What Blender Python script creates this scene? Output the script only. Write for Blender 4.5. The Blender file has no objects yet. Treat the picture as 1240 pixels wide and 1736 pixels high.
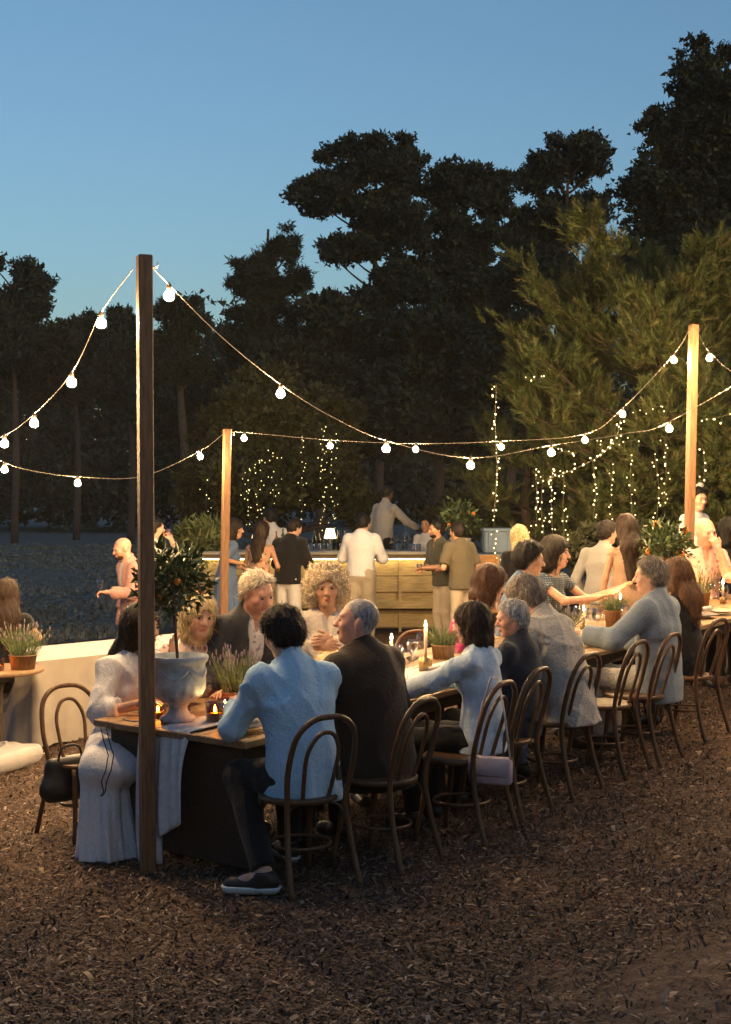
import bpy, math, random
import numpy as np
from mathutils import Vector, Matrix
random.seed(7); RNG = np.random.default_rng(7)
SC = bpy.context.scene
COL = SC.collection
# ---------------------------------------------------------------- camera, sky, sun, exposure
F, HZ, CX, EYE = 2411.0, 840.0, 620.0, 1.96          # focal length, horizon row, centre column (photo pixels), eye height
cam_d = bpy.data.cameras.new('camera'); cam = bpy.data.objects.new('camera', cam_d); COL.objects.link(cam)
cam_d.sensor_fit = 'VERTICAL'; cam_d.sensor_height = 36.0; cam_d.lens = F / 1736 * 36
cam_d.shift_y = -(868 - HZ) / 1736; cam_d.clip_end = 2000; cam_d.clip_start = 0.05
cam.location = (0, 0, EYE); cam.rotation_euler = (math.radians(90), 0, 0)
SC.camera = cam
W = bpy.data.worlds.new('World'); SC.world = W; W.use_nodes = True
nt = W.node_tree; bg = nt.nodes['Background']
sky = nt.nodes.new('ShaderNodeTexSky'); sky.sky_type = 'NISHITA'; sky.sun_disc = False
SUN_EL, SUN_ROT = 4.5, 150.0                          # sun just at the horizon, behind the camera to the right
sky.sun_elevation = math.radians(SUN_EL); sky.sun_rotation = math.radians(SUN_ROT)
sky.altitude = 0; sky.air_density = 1.0; sky.dust_density = 2.2; sky.ozone_density = 2.6
nt.links.new(sky.outputs[0], bg.inputs[0]); bg.inputs[1].default_value = 0.15
sun_d = bpy.data.lights.new('sun', 'SUN'); sun = bpy.data.objects.new('sun', sun_d); COL.objects.link(sun)
sun_d.energy = 0.02; sun_d.angle = math.radians(15); sun_d.color = (1, .85, .7)
_a = math.radians(SUN_ROT)
_sd = Vector((math.sin(_a), math.cos(_a), math.tan(math.radians(6.0))))
sun.rotation_euler = _sd.to_track_quat('Z', 'Y').to_euler()
vs = SC.view_settings; vs.view_transform = 'Standard'; vs.look = 'None'; vs.gamma = 1; vs.use_curve_mapping = False
vs.exposure = 0.8
cy = SC.cycles; cy.use_denoising = True; cy.use_adaptive_sampling = True; cy.adaptive_threshold = .03; cy.adaptive_min_samples = 32; cy.max_bounces = 5; cy.diffuse_bounces = 2; cy.glossy_bounces = 2
cy.transmission_bounces = 4; cy.transparent_max_bounces = 6; cy.sample_clamp_indirect = 3.0
cy.caustics_reflective = False; cy.caustics_refractive = False
try: cy.use_light_tree = True
except Exception: pass

# ---------------------------------------------------------------- layout helpers
def gz(x, y=0.0):                                     # the ground climbs gently to the right
    return 0.45 * np.tanh(0.07 * np.asarray(x, float) / 0.45)
def at(px, py, d): return Vector(((px - CX) * d / F, d, EYE - (py - HZ) * d / F))
def onground(px, py, dz=0.0):
    z = 0.0
    for _ in range(6):
        d = F * (EYE - z) / (py - HZ); x = (px - CX) * d / F; z = float(gz(x)) + dz
    return Vector((x, d, z))
TA = math.radians(51); TU = Vector((math.cos(TA), math.sin(TA), 0)); TN = Vector((-math.sin(TA), math.cos(TA), 0))
T0 = Vector((-0.60, 7.36, 0))                          # near corner of the long table
TW = 1.2
def tab(t, w, z=0.0):
    p = T0 + TU * t + TN * w
    return Vector((p.x, p.y, float(gz(p.x)) + z))
def proj(p): return (CX + p[0] * F / p[1], HZ + (EYE - p[2]) * F / p[1])

# ---------------------------------------------------------------- materials
MATS = {}
def newmat(name):
    m = bpy.data.materials.new(name); m.use_nodes = True
    n = m.node_tree.nodes; b = n['Principled BSDF']
    MATS[name] = m
    return m, m.node_tree, b
def M(name, col, rough=.65, var=.18, scale=14., bump=.15, bscale=90., metal=0., sss=0., spec=.4, col2=None, stretch=None, sheen=0., gen=False, detail=4.):
    if name in MATS: return MATS[name]
    m, t, b = newmat(name)
    L = t.links; N = t.nodes
    tc = N.new('ShaderNodeTexCoord'); src = tc.outputs['Object']
    if stretch:
        mp = N.new('ShaderNodeMapping'); mp.inputs['Scale'].default_value = stretch
        L.new(src, mp.inputs['Vector']); src = mp.outputs[0]
    nz = N.new('ShaderNodeTexNoise'); nz.inputs['Scale'].default_value = scale; nz.inputs['Detail'].default_value = detail
    L.new(src, nz.inputs['Vector'])
    cr = N.new('ShaderNodeValToRGB')
    c = np.array(col); c2 = np.array(col2) if col2 is not None else np.clip(c * (1 + var), 0, 1)
    c1 = c if col2 is not None else c * (1 - var)
    cr.color_ramp.elements[0].position = .3; cr.color_ramp.elements[1].position = .7
    cr.color_ramp.elements[0].color = (*c1, 1); cr.color_ramp.elements[1].color = (*c2, 1)
    L.new(nz.outputs[0], cr.inputs[0]); L.new(cr.outputs[0], b.inputs['Base Color'])
    b.inputs['Roughness'].default_value = rough; b.inputs['Metallic'].default_value = metal
    b.inputs['Specular IOR Level'].default_value = spec
    if sheen: b.inputs['Sheen Weight'].default_value = sheen
    if sss:
        b.inputs['Subsurface Weight'].default_value = sss; b.inputs['Subsurface Radius'].default_value = (.012, .005, .003)
        b.inputs['Subsurface Scale'].default_value = 1.0
    if bump:
        n2 = N.new('ShaderNodeTexNoise'); n2.inputs['Scale'].default_value = bscale; n2.inputs['Detail'].default_value = 3
        L.new(src, n2.inputs['Vector'])
        bp = N.new('ShaderNodeBump'); bp.inputs['Strength'].default_value = bump; bp.inputs['Distance'].default_value = .01
        L.new(n2.outputs[0], bp.inputs['Height']); L.new(bp.outputs[0], b.inputs['Normal'])
    return m
def emis(name, col, strength, sample=True):
    if name in MATS: return MATS[name]
    m, t, b = newmat(name)
    b.inputs['Base Color'].default_value = (.8, .8, .8, 1)
    b.inputs['Emission Color'].default_value = (*col, 1); b.inputs['Emission Strength'].default_value = strength
    m.cycles.emission_sampling = 'AUTO' if sample else 'NONE'
    return m
def glassmat(name='glass', col=(1, 1, 1), rough=.02):
    if name in MATS: return MATS[name]
    m, t, b = newmat(name); N = t.nodes; L = t.links
    tr = N.new('ShaderNodeBsdfTransparent'); gl = N.new('ShaderNodeBsdfGlossy'); gl.inputs['Roughness'].default_value = rough
    tr.inputs[0].default_value = (*col, 1)
    lw = N.new('ShaderNodeLayerWeight'); lw.inputs[0].default_value = .35
    mx = N.new('ShaderNodeMixShader'); L.new(lw.outputs['Facing'], mx.inputs[0]); L.new(tr.outputs[0], mx.inputs[1]); L.new(gl.outputs[0], mx.inputs[2])
    L.new(mx.outputs[0], N['Material Output'].inputs[0])
    return m
def attrmat(name, rough=.8, spec=.2, trans=0.):
    if name in MATS: return MATS[name]
    m, t, b = newmat(name); N = t.nodes; L = t.links
    a = N.new('ShaderNodeAttribute'); a.attribute_name = 'Col'
    L.new(a.outputs[0], b.inputs['Base Color']); b.inputs['Roughness'].default_value = rough; b.inputs['Specular IOR Level'].default_value = spec
    return m
def printmat(name, base, colours, scale=14., rough=.75, th=.5):
    """cloth with a scattered print: voronoi cells in several colours on a base"""
    if name in MATS: return MATS[name]
    m, t, b = newmat(name); N = t.nodes; L = t.links
    tc = N.new('ShaderNodeTexCoord'); v = N.new('ShaderNodeTexVoronoi'); v.inputs['Scale'].default_value = scale
    L.new(tc.outputs['Object'], v.inputs['Vector'])
    sep = N.new('ShaderNodeSeparateColor'); L.new(v.outputs['Color'], sep.inputs[0])
    cr = N.new('ShaderNodeValToRGB'); cr.color_ramp.interpolation = 'CONSTANT'
    els = cr.color_ramp.elements; els[0].position = 0; els[0].color = (*base, 1); els[1].position = th; els[1].color = (*colours[0], 1)
    for i, c in enumerate(colours[1:]):
        e = els.new(th + (1 - th) * (i + 1) / len(colours)); e.color = (*c, 1)
    L.new(sep.outputs[0], cr.inputs[0])
    mx = N.new('ShaderNodeMix'); mx.data_type = 'RGBA'
    mr = N.new('ShaderNodeMath'); mr.operation = 'GREATER_THAN'; mr.inputs[1].default_value = .52
    L.new(v.outputs['Distance'], mr.inputs[0]); L.new(mr.outputs[0], mx.inputs[0])
    L.new(cr.outputs[0], mx.inputs['A']); mx.inputs['B'].default_value = (*base, 1)
    L.new(mx.outputs['Result'], b.inputs['Base Color']); b.inputs['Roughness'].default_value = rough
    return m
def plaidmat(name, c1, c2, scale=60.):
    if name in MATS: return MATS[name]
    m, t, b = newmat(name); N = t.nodes; L = t.links
    tc = N.new('ShaderNodeTexCoord'); prev = None
    for ax in ('X', 'Z'):
        wv = N.new('ShaderNodeTexWave'); wv.bands_direction = ax; wv.inputs['Scale'].default_value = scale / 6.28
        L.new(tc.outputs['Object'], wv.inputs['Vector'])
        if prev is None: prev = wv.outputs['Fac']
        else:
            mm = N.new('ShaderNodeMath'); mm.operation = 'MULTIPLY'; L.new(prev, mm.inputs[0]); L.new(wv.outputs['Fac'], mm.inputs[1]); prev = mm.outputs[0]
    mx = N.new('ShaderNodeMix'); mx.data_type = 'RGBA'; mx.inputs['A'].default_value = (*c1, 1); mx.inputs['B'].default_value = (*c2, 1)
    L.new(prev, mx.inputs[0]); L.new(mx.outputs['Result'], b.inputs['Base Color']); b.inputs['Roughness'].default_value = .8
    return m

# ---------------------------------------------------------------- object helpers
def tag(o, label=None, cat=None, group=None, kind=None):
    if label: o['label'] = label
    if cat: o['category'] = cat
    if group: o['group'] = group
    if kind: o['kind'] = kind
    return o
def thing(name, label, cat, loc=(0, 0, 0), rotz=0., group=None):
    o = bpy.data.objects.new(name, None); COL.objects.link(o)
    o.empty_display_size = .1; o.location = loc; o.rotation_euler = (0, 0, rotz)
    return tag(o, label, cat, group)
def mkmesh(name, V, Fc, mats, midx=None, smooth=True, col=None):
    me = bpy.data.meshes.new(name)
    if isinstance(Fc, np.ndarray):
        V = np.asarray(V, np.float32); nf, k = Fc.shape
        me.vertices.add(len(V)); me.vertices.foreach_set('co', V.ravel())
        me.loops.add(nf * k); me.loops.foreach_set('vertex_index', Fc.astype(np.int32).ravel())
        me.polygons.add(nf); me.polygons.foreach_set('loop_start', np.arange(0, nf * k, k, dtype=np.int32))
        me.polygons.foreach_set('loop_total', np.full(nf, k, dtype=np.int32))
        me.update(calc_edges=True)
    else:
        me.from_pydata([tuple(v) for v in V], [], Fc); me.update()
    for m in (mats if isinstance(mats, (list, tuple)) else [mats]): me.materials.append(m)
    n = len(me.polygons)
    if midx is not None: me.polygons.foreach_set('material_index', np.asarray(midx, np.int32))
    me.polygons.foreach_set('use_smooth', np.full(n, bool(smooth)))
    if col is not None:
        a = me.color_attributes.new('Col', 'FLOAT_COLOR', 'POINT')
        a.data.foreach_set('color', np.asarray(col, np.float32).ravel())
    me.update()
    return me
def link(name, me, parent=None):
    o = bpy.data.objects.new(name, me); COL.objects.link(o)
    if parent: o.parent = parent
    return o
def copy_tree(o, parent=None):
    c = o.copy(); COL.objects.link(c); c.parent = parent
    for ch in o.children: copy_tree(ch, c)
    return c
def catmull(P, n=6):
    P = [np.array(p, float) for p in P]; P = [2 * P[0] - P[1]] + P + [2 * P[-1] - P[-2]]; out = []
    for i in range(1, len(P) - 2):
        for k in range(n):
            t = k / n; a, b, c, d = P[i - 1], P[i], P[i + 1], P[i + 2]
            out.append(.5 * (2 * b + (c - a) * t + (2 * a - 5 * b + 4 * c - d) * t * t + (3 * b - a - 3 * c + d) * t ** 3))
    out.append(P[-2]); return out
class MB:
    """collects shapes into ONE mesh"""
    def __init__(s): s.v = []; s.f = []; s.m = []
    def add(s, V, Fc, m=0):
        k = len(s.v); s.v += [tuple(map(float, p)) for p in V]; s.f += [tuple(i + k for i in f) for f in Fc]; s.m += [m] * len(Fc); return s
    def box(s, c, d, rz=0., m=0, bevel=0.):
        x, y, z = [q / 2 for q in d]; b = min(bevel, x * .9, y * .9, z * .9)
        co, si = math.cos(rz), math.sin(rz)
        def T(p): return (c[0] + p[0] * co - p[1] * si, c[1] + p[0] * si + p[1] * co, c[2] + p[2])
        if b <= 0:
            V = [T((sx * x, sy * y, sz * z)) for sz in (-1, 1) for sx, sy in ((-1, -1), (1, -1), (1, 1), (-1, 1))]
            Fc = [(3, 2, 1, 0), (4, 5, 6, 7), (0, 1, 5, 4), (1, 2, 6, 5), (2, 3, 7, 6), (3, 0, 4, 7)]
            return s.add(V, Fc, m)
        V = []; idx = {}
        for sx in (-1, 1):
            for sy in (-1, 1):
                for sz in (-1, 1):
                    for a in range(3):
                        p = [sx * (x - b), sy * (y - b), sz * (z - b)]; p[a] += (sx, sy, sz)[a] * b
                        idx[sx, sy, sz, a] = len(V); V.append(T(p))
        Fc = []; C = Vector(c)
        def face(q):
            P = [Vector(V[i]) for i in q]; n = (P[1] - P[0]).cross(P[2] - P[0])
            if n.dot(sum(P, Vector()) / len(P) - C) < 0: q = q[::-1]
            Fc.append(tuple(q))
        for a in range(3):
            o = [i for i in range(3) if i != a]
            for sa in (-1, 1):
                q = []
                for s1, s2 in ((-1, -1), (1, -1), (1, 1), (-1, 1)):
                    k = [0, 0, 0]; k[a] = sa; k[o[0]] = s1; k[o[1]] = s2; q.append(idx[k[0], k[1], k[2], a])
                face(q)
            for s1 in (-1, 1):
                for s2 in (-1, 1):
                    q = []
                    for sa, ax in ((-1, o[0]), (1, o[0]), (1, o[1]), (-1, o[1])):
                        k = [0, 0, 0]; k[a] = sa; k[o[0]] = s1; k[o[1]] = s2; q.append(idx[k[0], k[1], k[2], ax])
                    face(q)
        for sx in (-1, 1):
            for sy in (-1, 1):
                for sz in (-1, 1): face([idx[sx, sy, sz, a] for a in range(3)])
        return s.add(V, Fc, m)
    def tube(s, P, r, n=8, m=0, closed=False, cap=True, flat=None):
        P = [Vector(p) for p in P]; k = len(P); R = r if isinstance(r, (list, tuple)) else [r] * k
        V = []; nrm = None
        for i in range(k):
            if closed: t = (P[(i + 1) % k] - P[i - 1])
            else: t = P[min(i + 1, k - 1)] - P[max(i - 1, 0)]
            t = t.normalized() if t.length > 1e-9 else Vector((0, 0, 1))
            if nrm is None:
                nrm = t.orthogonal().normalized()
            nrm = (nrm - t * nrm.dot(t)); nrm = nrm.normalized() if nrm.length > 1e-6 else t.orthogonal().normalized()
            bn = t.cross(nrm)
            for j in range(n):
                a = 2 * math.pi * j / n; V.append(P[i] + (nrm * math.cos(a) + bn * math.sin(a)) * R[i])
        Fc = []
        for i in range(k if closed else k - 1):
            for j in range(n):
                a, b = i * n + j, i * n + (j + 1) % n; i2 = (i + 1) % k
                Fc.append((a, b, i2 * n + (j + 1) % n, i2 * n + j))
        if cap and not closed: Fc += [tuple(range(n - 1, -1, -1)), tuple((k - 1) * n + j for j in range(n))]
        return s.add(V, Fc, m)
    def lathe(s, prof, c=(0, 0, 0), n=20, m=0, fn=None):
        V = []; k = len(prof)
        for i, (r, z) in enumerate(prof):
            for j in range(n):
                a = 2 * math.pi * j / n; rr = r if fn is None else fn(r, z, a)
                V.append((c[0] + rr * math.cos(a), c[1] + rr * math.sin(a), c[2] + z))
        Fc = [(i * n + j, i * n + (j + 1) % n, (i + 1) * n + (j + 1) % n, (i + 1) * n + j) for i in range(k - 1) for j in range(n)]
        if prof[0][0] > 1e-6: Fc.append(tuple(range(n - 1, -1, -1)))
        if prof[-1][0] > 1e-6: Fc.append(tuple((k - 1) * n + j for j in range(n)))
        return s.add(V, Fc, m)
    def sphere(s, c, r, n=10, k=7, m=0):
        r3 = r if isinstance(r, (list, tuple)) else (r, r, r)
        V = [(c[0], c[1], c[2] - r3[2])]
        for i in range(1, k):
            ph = math.pi * i / k
            for j in range(n):
                a = 2 * math.pi * j / n; V.append((c[0] + r3[0] * math.sin(ph) * math.cos(a), c[1] + r3[1] * math.sin(ph) * math.sin(a), c[2] - r3[2] * math.cos(ph)))
        V.append((c[0], c[1], c[2] + r3[2])); Fc = []
        for j in range(n): Fc.append((0, 1 + (j + 1) % n, 1 + j))
        for i in range(k - 2):
            for j in range(n):
                a = 1 + i * n + j; b = 1 + i * n + (j + 1) % n; Fc.append((a, b, b + n, a + n))
        t = len(V) - 1
        for j in range(n): Fc.append((t, 1 + (k - 2) * n + j, 1 + (k - 2) * n + (j + 1) % n))
        return s.add(V, Fc, m)
    def mesh(s, name, mats, smooth=True): return mkmesh(name, s.v, s.f, mats, s.m, smooth)
    def build(s, name, mats, parent=None, smooth=True): return link(name, s.mesh(name, mats, smooth), parent)

# ---------------------------------------------------------------- implicit surfaces for figures
def smin(a, b, k):
    if k <= 0: return np.minimum(a, b)
    h = np.clip(k - np.abs(a - b), 0, None) / k
    return np.minimum(a, b) - h * h * k * .25
class Field:
    def __init__(s): s.p = []; s.clips = []; s.noise = None
    def cone(s, a, b, ra, rb, k=.03, front=None, flat=1., clip=None, op='u'):
        a = np.array(a, float); b = np.array(b, float); r = max(ra, rb)
        lo = np.minimum(a, b) - r; hi = np.maximum(a, b) + r
        def fn(X, Y, Z):
            ba = b - a; L = ba @ ba + 1e-9
            px, py, pz = X - a[0], Y - a[1], Z - a[2]
            t = np.clip((px * ba[0] + py * ba[1] + pz * ba[2]) / L, 0, 1)
            qx, qy, qz = px - ba[0] * t, py - ba[1] * t, pz - ba[2] * t
            if front is not None and flat != 1.:
                q = (qx * front[0] + qy * front[1] + qz * front[2]) * (1 / flat - 1)
                qx, qy, qz = qx + q * front[0], qy + q * front[1], qz + q * front[2]
                d = (np.sqrt(qx * qx + qy * qy + qz * qz) - (ra + (rb - ra) * t)) * (.5 + .5 * flat)
            else: d = np.sqrt(qx * qx + qy * qy + qz * qz) - (ra + (rb - ra) * t)
            if clip is not None:
                c, n = clip; d = np.maximum(d, (X - c[0]) * n[0] + (Y - c[1]) * n[1] + (Z - c[2]) * n[2])
            return d
        s.p.append((fn, lo, hi, k, op)); return s
    def ell(s, c, r, k=.02, R=None, op='u', clip=None):
        c = np.array(c, float); r = np.array(r, float); R = np.eye(3) if R is None else np.array(R)
        m = r.max()
        def fn(X, Y, Z):
            x, y, z = X - c[0], Y - c[1], Z - c[2]
            u = x * R[0, 0] + y * R[1, 0] + z * R[2, 0]; v = x * R[0, 1] + y * R[1, 1] + z * R[2, 1]; w = x * R[0, 2] + y * R[1, 2] + z * R[2, 2]
            u, v, w = u / r[0], v / r[1], w / r[2]
            k0 = np.sqrt(u * u + v * v + w * w); k1 = np.sqrt((u / r[0]) ** 2 + (v / r[1]) ** 2 + (w / r[2]) ** 2) + 1e-6
            d = k0 * (k0 - 1) / k1
            if clip is not None:
                cc, n = clip; d = np.maximum(d, (X - cc[0]) * n[0] + (Y - cc[1]) * n[1] + (Z - cc[2]) * n[2])
            return d
        s.p.append((fn, c - m, c + m, k, op)); return s
    def clip(s, c, n): s.clips.append((np.array(c, float), np.array(n, float))); return s
    def mesh(s, h):
        lo = np.min([p[1] for p in s.p if p[4] == 'u'], 0) - .05; hi = np.max([p[2] for p in s.p if p[4] == 'u'], 0) + .05
        n = np.ceil((hi - lo) / h).astype(int) + 1
        ax = [lo[i] + h * np.arange(n[i]) for i in range(3)]
        f = np.full(n, .2, np.float32); mg = .07
        for fn, l, u, k, op in s.p:
            i0 = np.clip(np.floor((l - mg - lo) / h).astype(int), 0, n); i1 = np.clip(np.ceil((u + mg - lo) / h).astype(int) + 1, 0, n)
            if (i1 <= i0).any(): continue
            sl = tuple(slice(a, b) for a, b in zip(i0, i1))
            d = fn(ax[0][sl[0]][:, None, None], ax[1][sl[1]][None, :, None], ax[2][sl[2]][None, None, :]).astype(np.float32)
            if op == 'u': f[sl] = smin(f[sl], d, k)
            else: f[sl] = -smin(-f[sl], d, k)
        X, Y, Z = ax[0][:, None, None], ax[1][None, :, None], ax[2][None, None, :]
        if s.noise is not None: f = f - s.noise(X, Y, Z)
        for c, nn in s.clips: f = np.maximum(f, (X - c[0]) * nn[0] + (Y - c[1]) * nn[1] + (Z - c[2]) * nn[2])
        f[0] = f[-1] = .1; f[:, 0] = f[:, -1] = .1; f[:, :, 0] = f[:, :, -1] = .1
        return surfnet(f, h, lo)
_C = np.array([(i, j, k) for i in (0, 1) for j in (0, 1) for k in (0, 1)])
_E = [(a, b) for a in range(8) for b in range(a + 1, 8) if np.abs(_C[a] - _C[b]).sum() == 1]
def surfnet(f, h, lo):
    S = f < 0
    cnt = sum(S[i:S.shape[0] - 1 + i, j:S.shape[1] - 1 + j, k:S.shape[2] - 1 + k].astype(np.int8) for i, j, k in _C)
    act = (cnt > 0) & (cnt < 8); ijk = np.argwhere(act)
    idx = np.full(act.shape, -1, np.int64); idx[act] = np.arange(len(ijk))
    g = np.stack([f[ijk[:, 0] + c[0], ijk[:, 1] + c[1], ijk[:, 2] + c[2]] for c in _C], 1)
    pos = np.zeros((len(ijk), 3)); n = np.zeros(len(ijk))
    for a, b in _E:
        va, vb = g[:, a], g[:, b]; m = (va < 0) != (vb < 0)
        t = np.where(m, va / np.where(m, va - vb, 1), 0)
        pos += m[:, None] * (_C[a] + (_C[b] - _C[a]) * t[:, None]); n += m
    V = lo + h * (ijk + pos / n[:, None])
    Q = []
    for ax in range(3):
        o = [(ax + 1) % 3, (ax + 2) % 3]
        s0 = [slice(None)] * 3; s1 = [slice(None)] * 3; s0[ax] = slice(0, -1); s1[ax] = slice(1, None)
        A, B = S[tuple(s0)], S[tuple(s1)]
        e = np.argwhere(A != B); e = e[(e[:, o[0]] > 0) & (e[:, o[1]] > 0)]
        e = e[(e[:, o[0]] < act.shape[o[0]]) & (e[:, o[1]] < act.shape[o[1]])]
        fl = A[e[:, 0], e[:, 1], e[:, 2]]
        q = []
        for d1, d2 in ((0, 0), (1, 0), (1, 1), (0, 1)):
            c = e.copy(); c[:, o[0]] -= d1; c[:, o[1]] -= d2; q.append(idx[c[:, 0], c[:, 1], c[:, 2]])
        q = np.stack(q, 1); q[~fl] = q[~fl][:, ::-1]
        Q.append(q)
    return V.astype(np.float32), np.concatenate(Q)
def folds(seed, amp=.004, f1=22., vert=.5):
    """soft dents plus sharper creases"""
    r = np.random.default_rng(seed); D = r.normal(size=(6, 3)); D /= np.linalg.norm(D, axis=1)[:, None]; D[:, 2] *= vert; ph = r.uniform(0, 6, 6); fr = f1 * r.uniform(.5, 1.7, 6)
    def n(X, Y, Z):
        w = .45 * np.sin(9 * X + ph[0] + 5 * Z) + .45 * np.sin(11 * Z + ph[1] - 6 * Y) + .35 * np.sin(13 * Y + ph[3] + 7 * X); o = 0.
        for i, (d, p, q) in enumerate(zip(D, ph, fr)):
            a = q * (d[0] * X + d[1] * Y + d[2] * Z) + p + 2.4 * w
            o = o + (np.sin(a) * .7 if i % 2 else (1 - np.abs(np.sin(a * .6))) ** 3 * 1.5 - .3)
        return (amp * o / 1.9).astype(np.float32)
    return n
# ---------------------------------------------------------------- people
def rotm(yaw=0, pitch=0, roll=0):                      # degrees; yaw left, pitch down, roll to the right
    y, p, r = map(math.radians, (yaw, pitch, roll))
    return np.array(Matrix.Rotation(y, 3, 'Z') @ Matrix.Rotation(-p, 3, 'X') @ Matrix.Rotation(r, 3, 'Y'))
def unit(v): v = np.array(v, float); return v / (np.linalg.norm(v) + 1e-9)
def ik(s, t, l1, l2, hint):
    s = np.array(s, float); t = np.array(t, float); d = t - s; L = np.linalg.norm(d)
    if L > (l1 + l2) * .995: t = s + d / L * (l1 + l2) * .995; d = t - s; L = np.linalg.norm(d)
    a = (l1 * l1 - l2 * l2 + L * L) / (2 * L); hh = math.sqrt(max(l1 * l1 - a * a, 0)); u = d / L
    hv = np.array(hint, float); hv = unit(hv - u * (hv @ u))
    return s + u * a + hv * hh, t
def skel(p):
    sit = p['sit']; fem = p['fem']; J = {}
    hz = p['hipz']; J['hip'] = np.array([0, 0, hz]); ln = p['lean']; sd = math.radians(p['side'])
    def D(f): a = math.radians(ln * f); return unit([math.sin(sd), math.sin(a), math.cos(a)])
    J['waist'] = J['hip'] + .13 * D(.45); J['chest'] = J['waist'] + .20 * D(1.); J['neck'] = J['chest'] + .175 * D(1.15)
    J['D'] = D(1.); J['front'] = unit([0, math.cos(math.radians(ln)), -math.sin(math.radians(ln))])
    tw = math.radians(p['twist']); rv = np.array([math.cos(tw), math.sin(tw), 0]); J['rv'] = rv
    J['front2'] = unit(np.cross(J['D'], rv) * 1.); 
    if J['front2'] @ J['front'] < 0: J['front2'] = -J['front2']
    sw = .155 if fem else .178; sc = J['neck'] - .055 * D(1.1); J['shC'] = sc
    hy, hp, hr = p['head']; HR = rotm(hy, hp, hr); J['HR'] = HR
    nk = J['neck'] + .045 * D(.6) + np.array([0, .012, 0]); J['nk'] = nk
    J['hd'] = nk + HR @ np.array([0, .018, .118]); J['crown'] = J['hd'] + np.array([0, 0, .125])
    for sgn, nm in ((1, 'R'), (-1, 'L')):
        J['sh' + nm] = sc + rv * sw * sgn
        tg = p['arm' + nm]
        if tg is None: tg = ([.25 * sgn, .08, hz - .06] if not sit else [.17 * sgn, .36, .74 / p['sc']])
        if isinstance(tg, tuple): tg = J['hd'] + np.array(tg)           # given relative to the head
        hint = p.get('hint' + nm) or [.6 * sgn, -.5, -.8]
        f = .93 if fem else 1.
        J['el' + nm], J['wr' + nm] = ik(J['sh' + nm], tg, .285 * f, .255 * f, hint)
        hx = .088 * sgn; J['hj' + nm] = J['hip'] + np.array([hx, 0, -.02])
        lg = p.get('leg' + nm)
        if lg: J['kn' + nm], J['an' + nm], J['toe' + nm] = [np.array(q, float) for q in lg]
        elif sit:
            J['kn' + nm] = np.array([.12 * sgn, .43, hz - .035]); J['an' + nm] = np.array([.125 * sgn, .40, .085]); J['toe' + nm] = np.array([.14 * sgn, .55, .03])
        else:
            J['kn' + nm] = np.array([.10 * sgn, .02, hz * .52]); J['an' + nm] = np.array([.11 * sgn, -.02, .085]); J['toe' + nm] = np.array([.14 * sgn, .14, .03])
    return J
def torso(Fd, J, p, m, k=.05):
    fem = p['fem']; g = p['girth']; fr = J['front']
    if fem:
        Fd.cone(J['hip'], J['waist'], .150 * g + m, .118 * g + m, k, fr, .76)
        Fd.cone(J['waist'], J['chest'], .118 * g + m, .128 * g + m, k, J['front2'], .72)
        for s in (1, -1): Fd.ell(J['chest'] + J['front2'] * .075 + J['rv'] * .06 * s - J['D'] * .01, [.055 + m * .6] * 3, k)
    else:
        Fd.cone(J['hip'], J['waist'], .142 * g + m, .138 * g + m, k, fr, .76)
        Fd.cone(J['waist'], J['chest'], .138 * g + m, .155 * g + m, k, J['front2'], .70)
    Fd.cone(J['chest'], J['shC'] - J['D'] * .03, (.128 if fem else .155) * g + m, (.095 if fem else .11) + m, k, J['front2'], .70)
    r = .042 if fem else .050
    Fd.cone(J['shL'] - J['D'] * .015, J['shR'] - J['D'] * .015, r + m, r + m, k, J['front2'], .95)
    Fd.cone(J['shC'], J['nk'], .075 + m, .05 + m * .8, .06)          # trapezius slope
def arm(Fd, J, p, s, m, upto=2., k=.025):
    f = .84 if p['fem'] else 1.; a, e, w = J['sh' + s], J['el' + s], J['wr' + s]
    r0, r1, r2 = .047 * f + m, .039 * f + m * 1.05, .029 * f + m * 1.1
    if upto >= 1: Fd.cone(a, e, r0, r1, k)
    else:
        q = a + (e - a) * upto; Fd.cone(a, q, r0, r0 + (r1 - r0) * upto + .006, k, clip=(q - unit(e - a) * .005, unit(e - a)))
    if upto > 1:
        q = e + (w - e) * (upto - 1); Fd.cone(e, q, r1, r1 + (r2 - r1) * (upto - 1) + (.004 if m else 0), k, clip=(q, unit(w - e)) if m else None)
def legs(Fd, J, p, m, hem=1., k=.03):
    f = .95 if p['fem'] else 1.; g = p['girth']
    Fd.cone(J['hjL'], J['hjR'], .082 * g + m, .082 * g + m, k)
    for s in 'LR':
        Fd.cone(J['hj' + s], J['kn' + s], .080 * f * g + m, .058 * f + m, k)
        q = J['kn' + s] + (J['an' + s] - J['kn' + s]) * hem
        Fd.cone(J['kn' + s], q, .058 * f + m, .040 * f + m * 1.35, k, clip=(q, unit(J['an' + s] - J['kn' + s])) if m else None)
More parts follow.
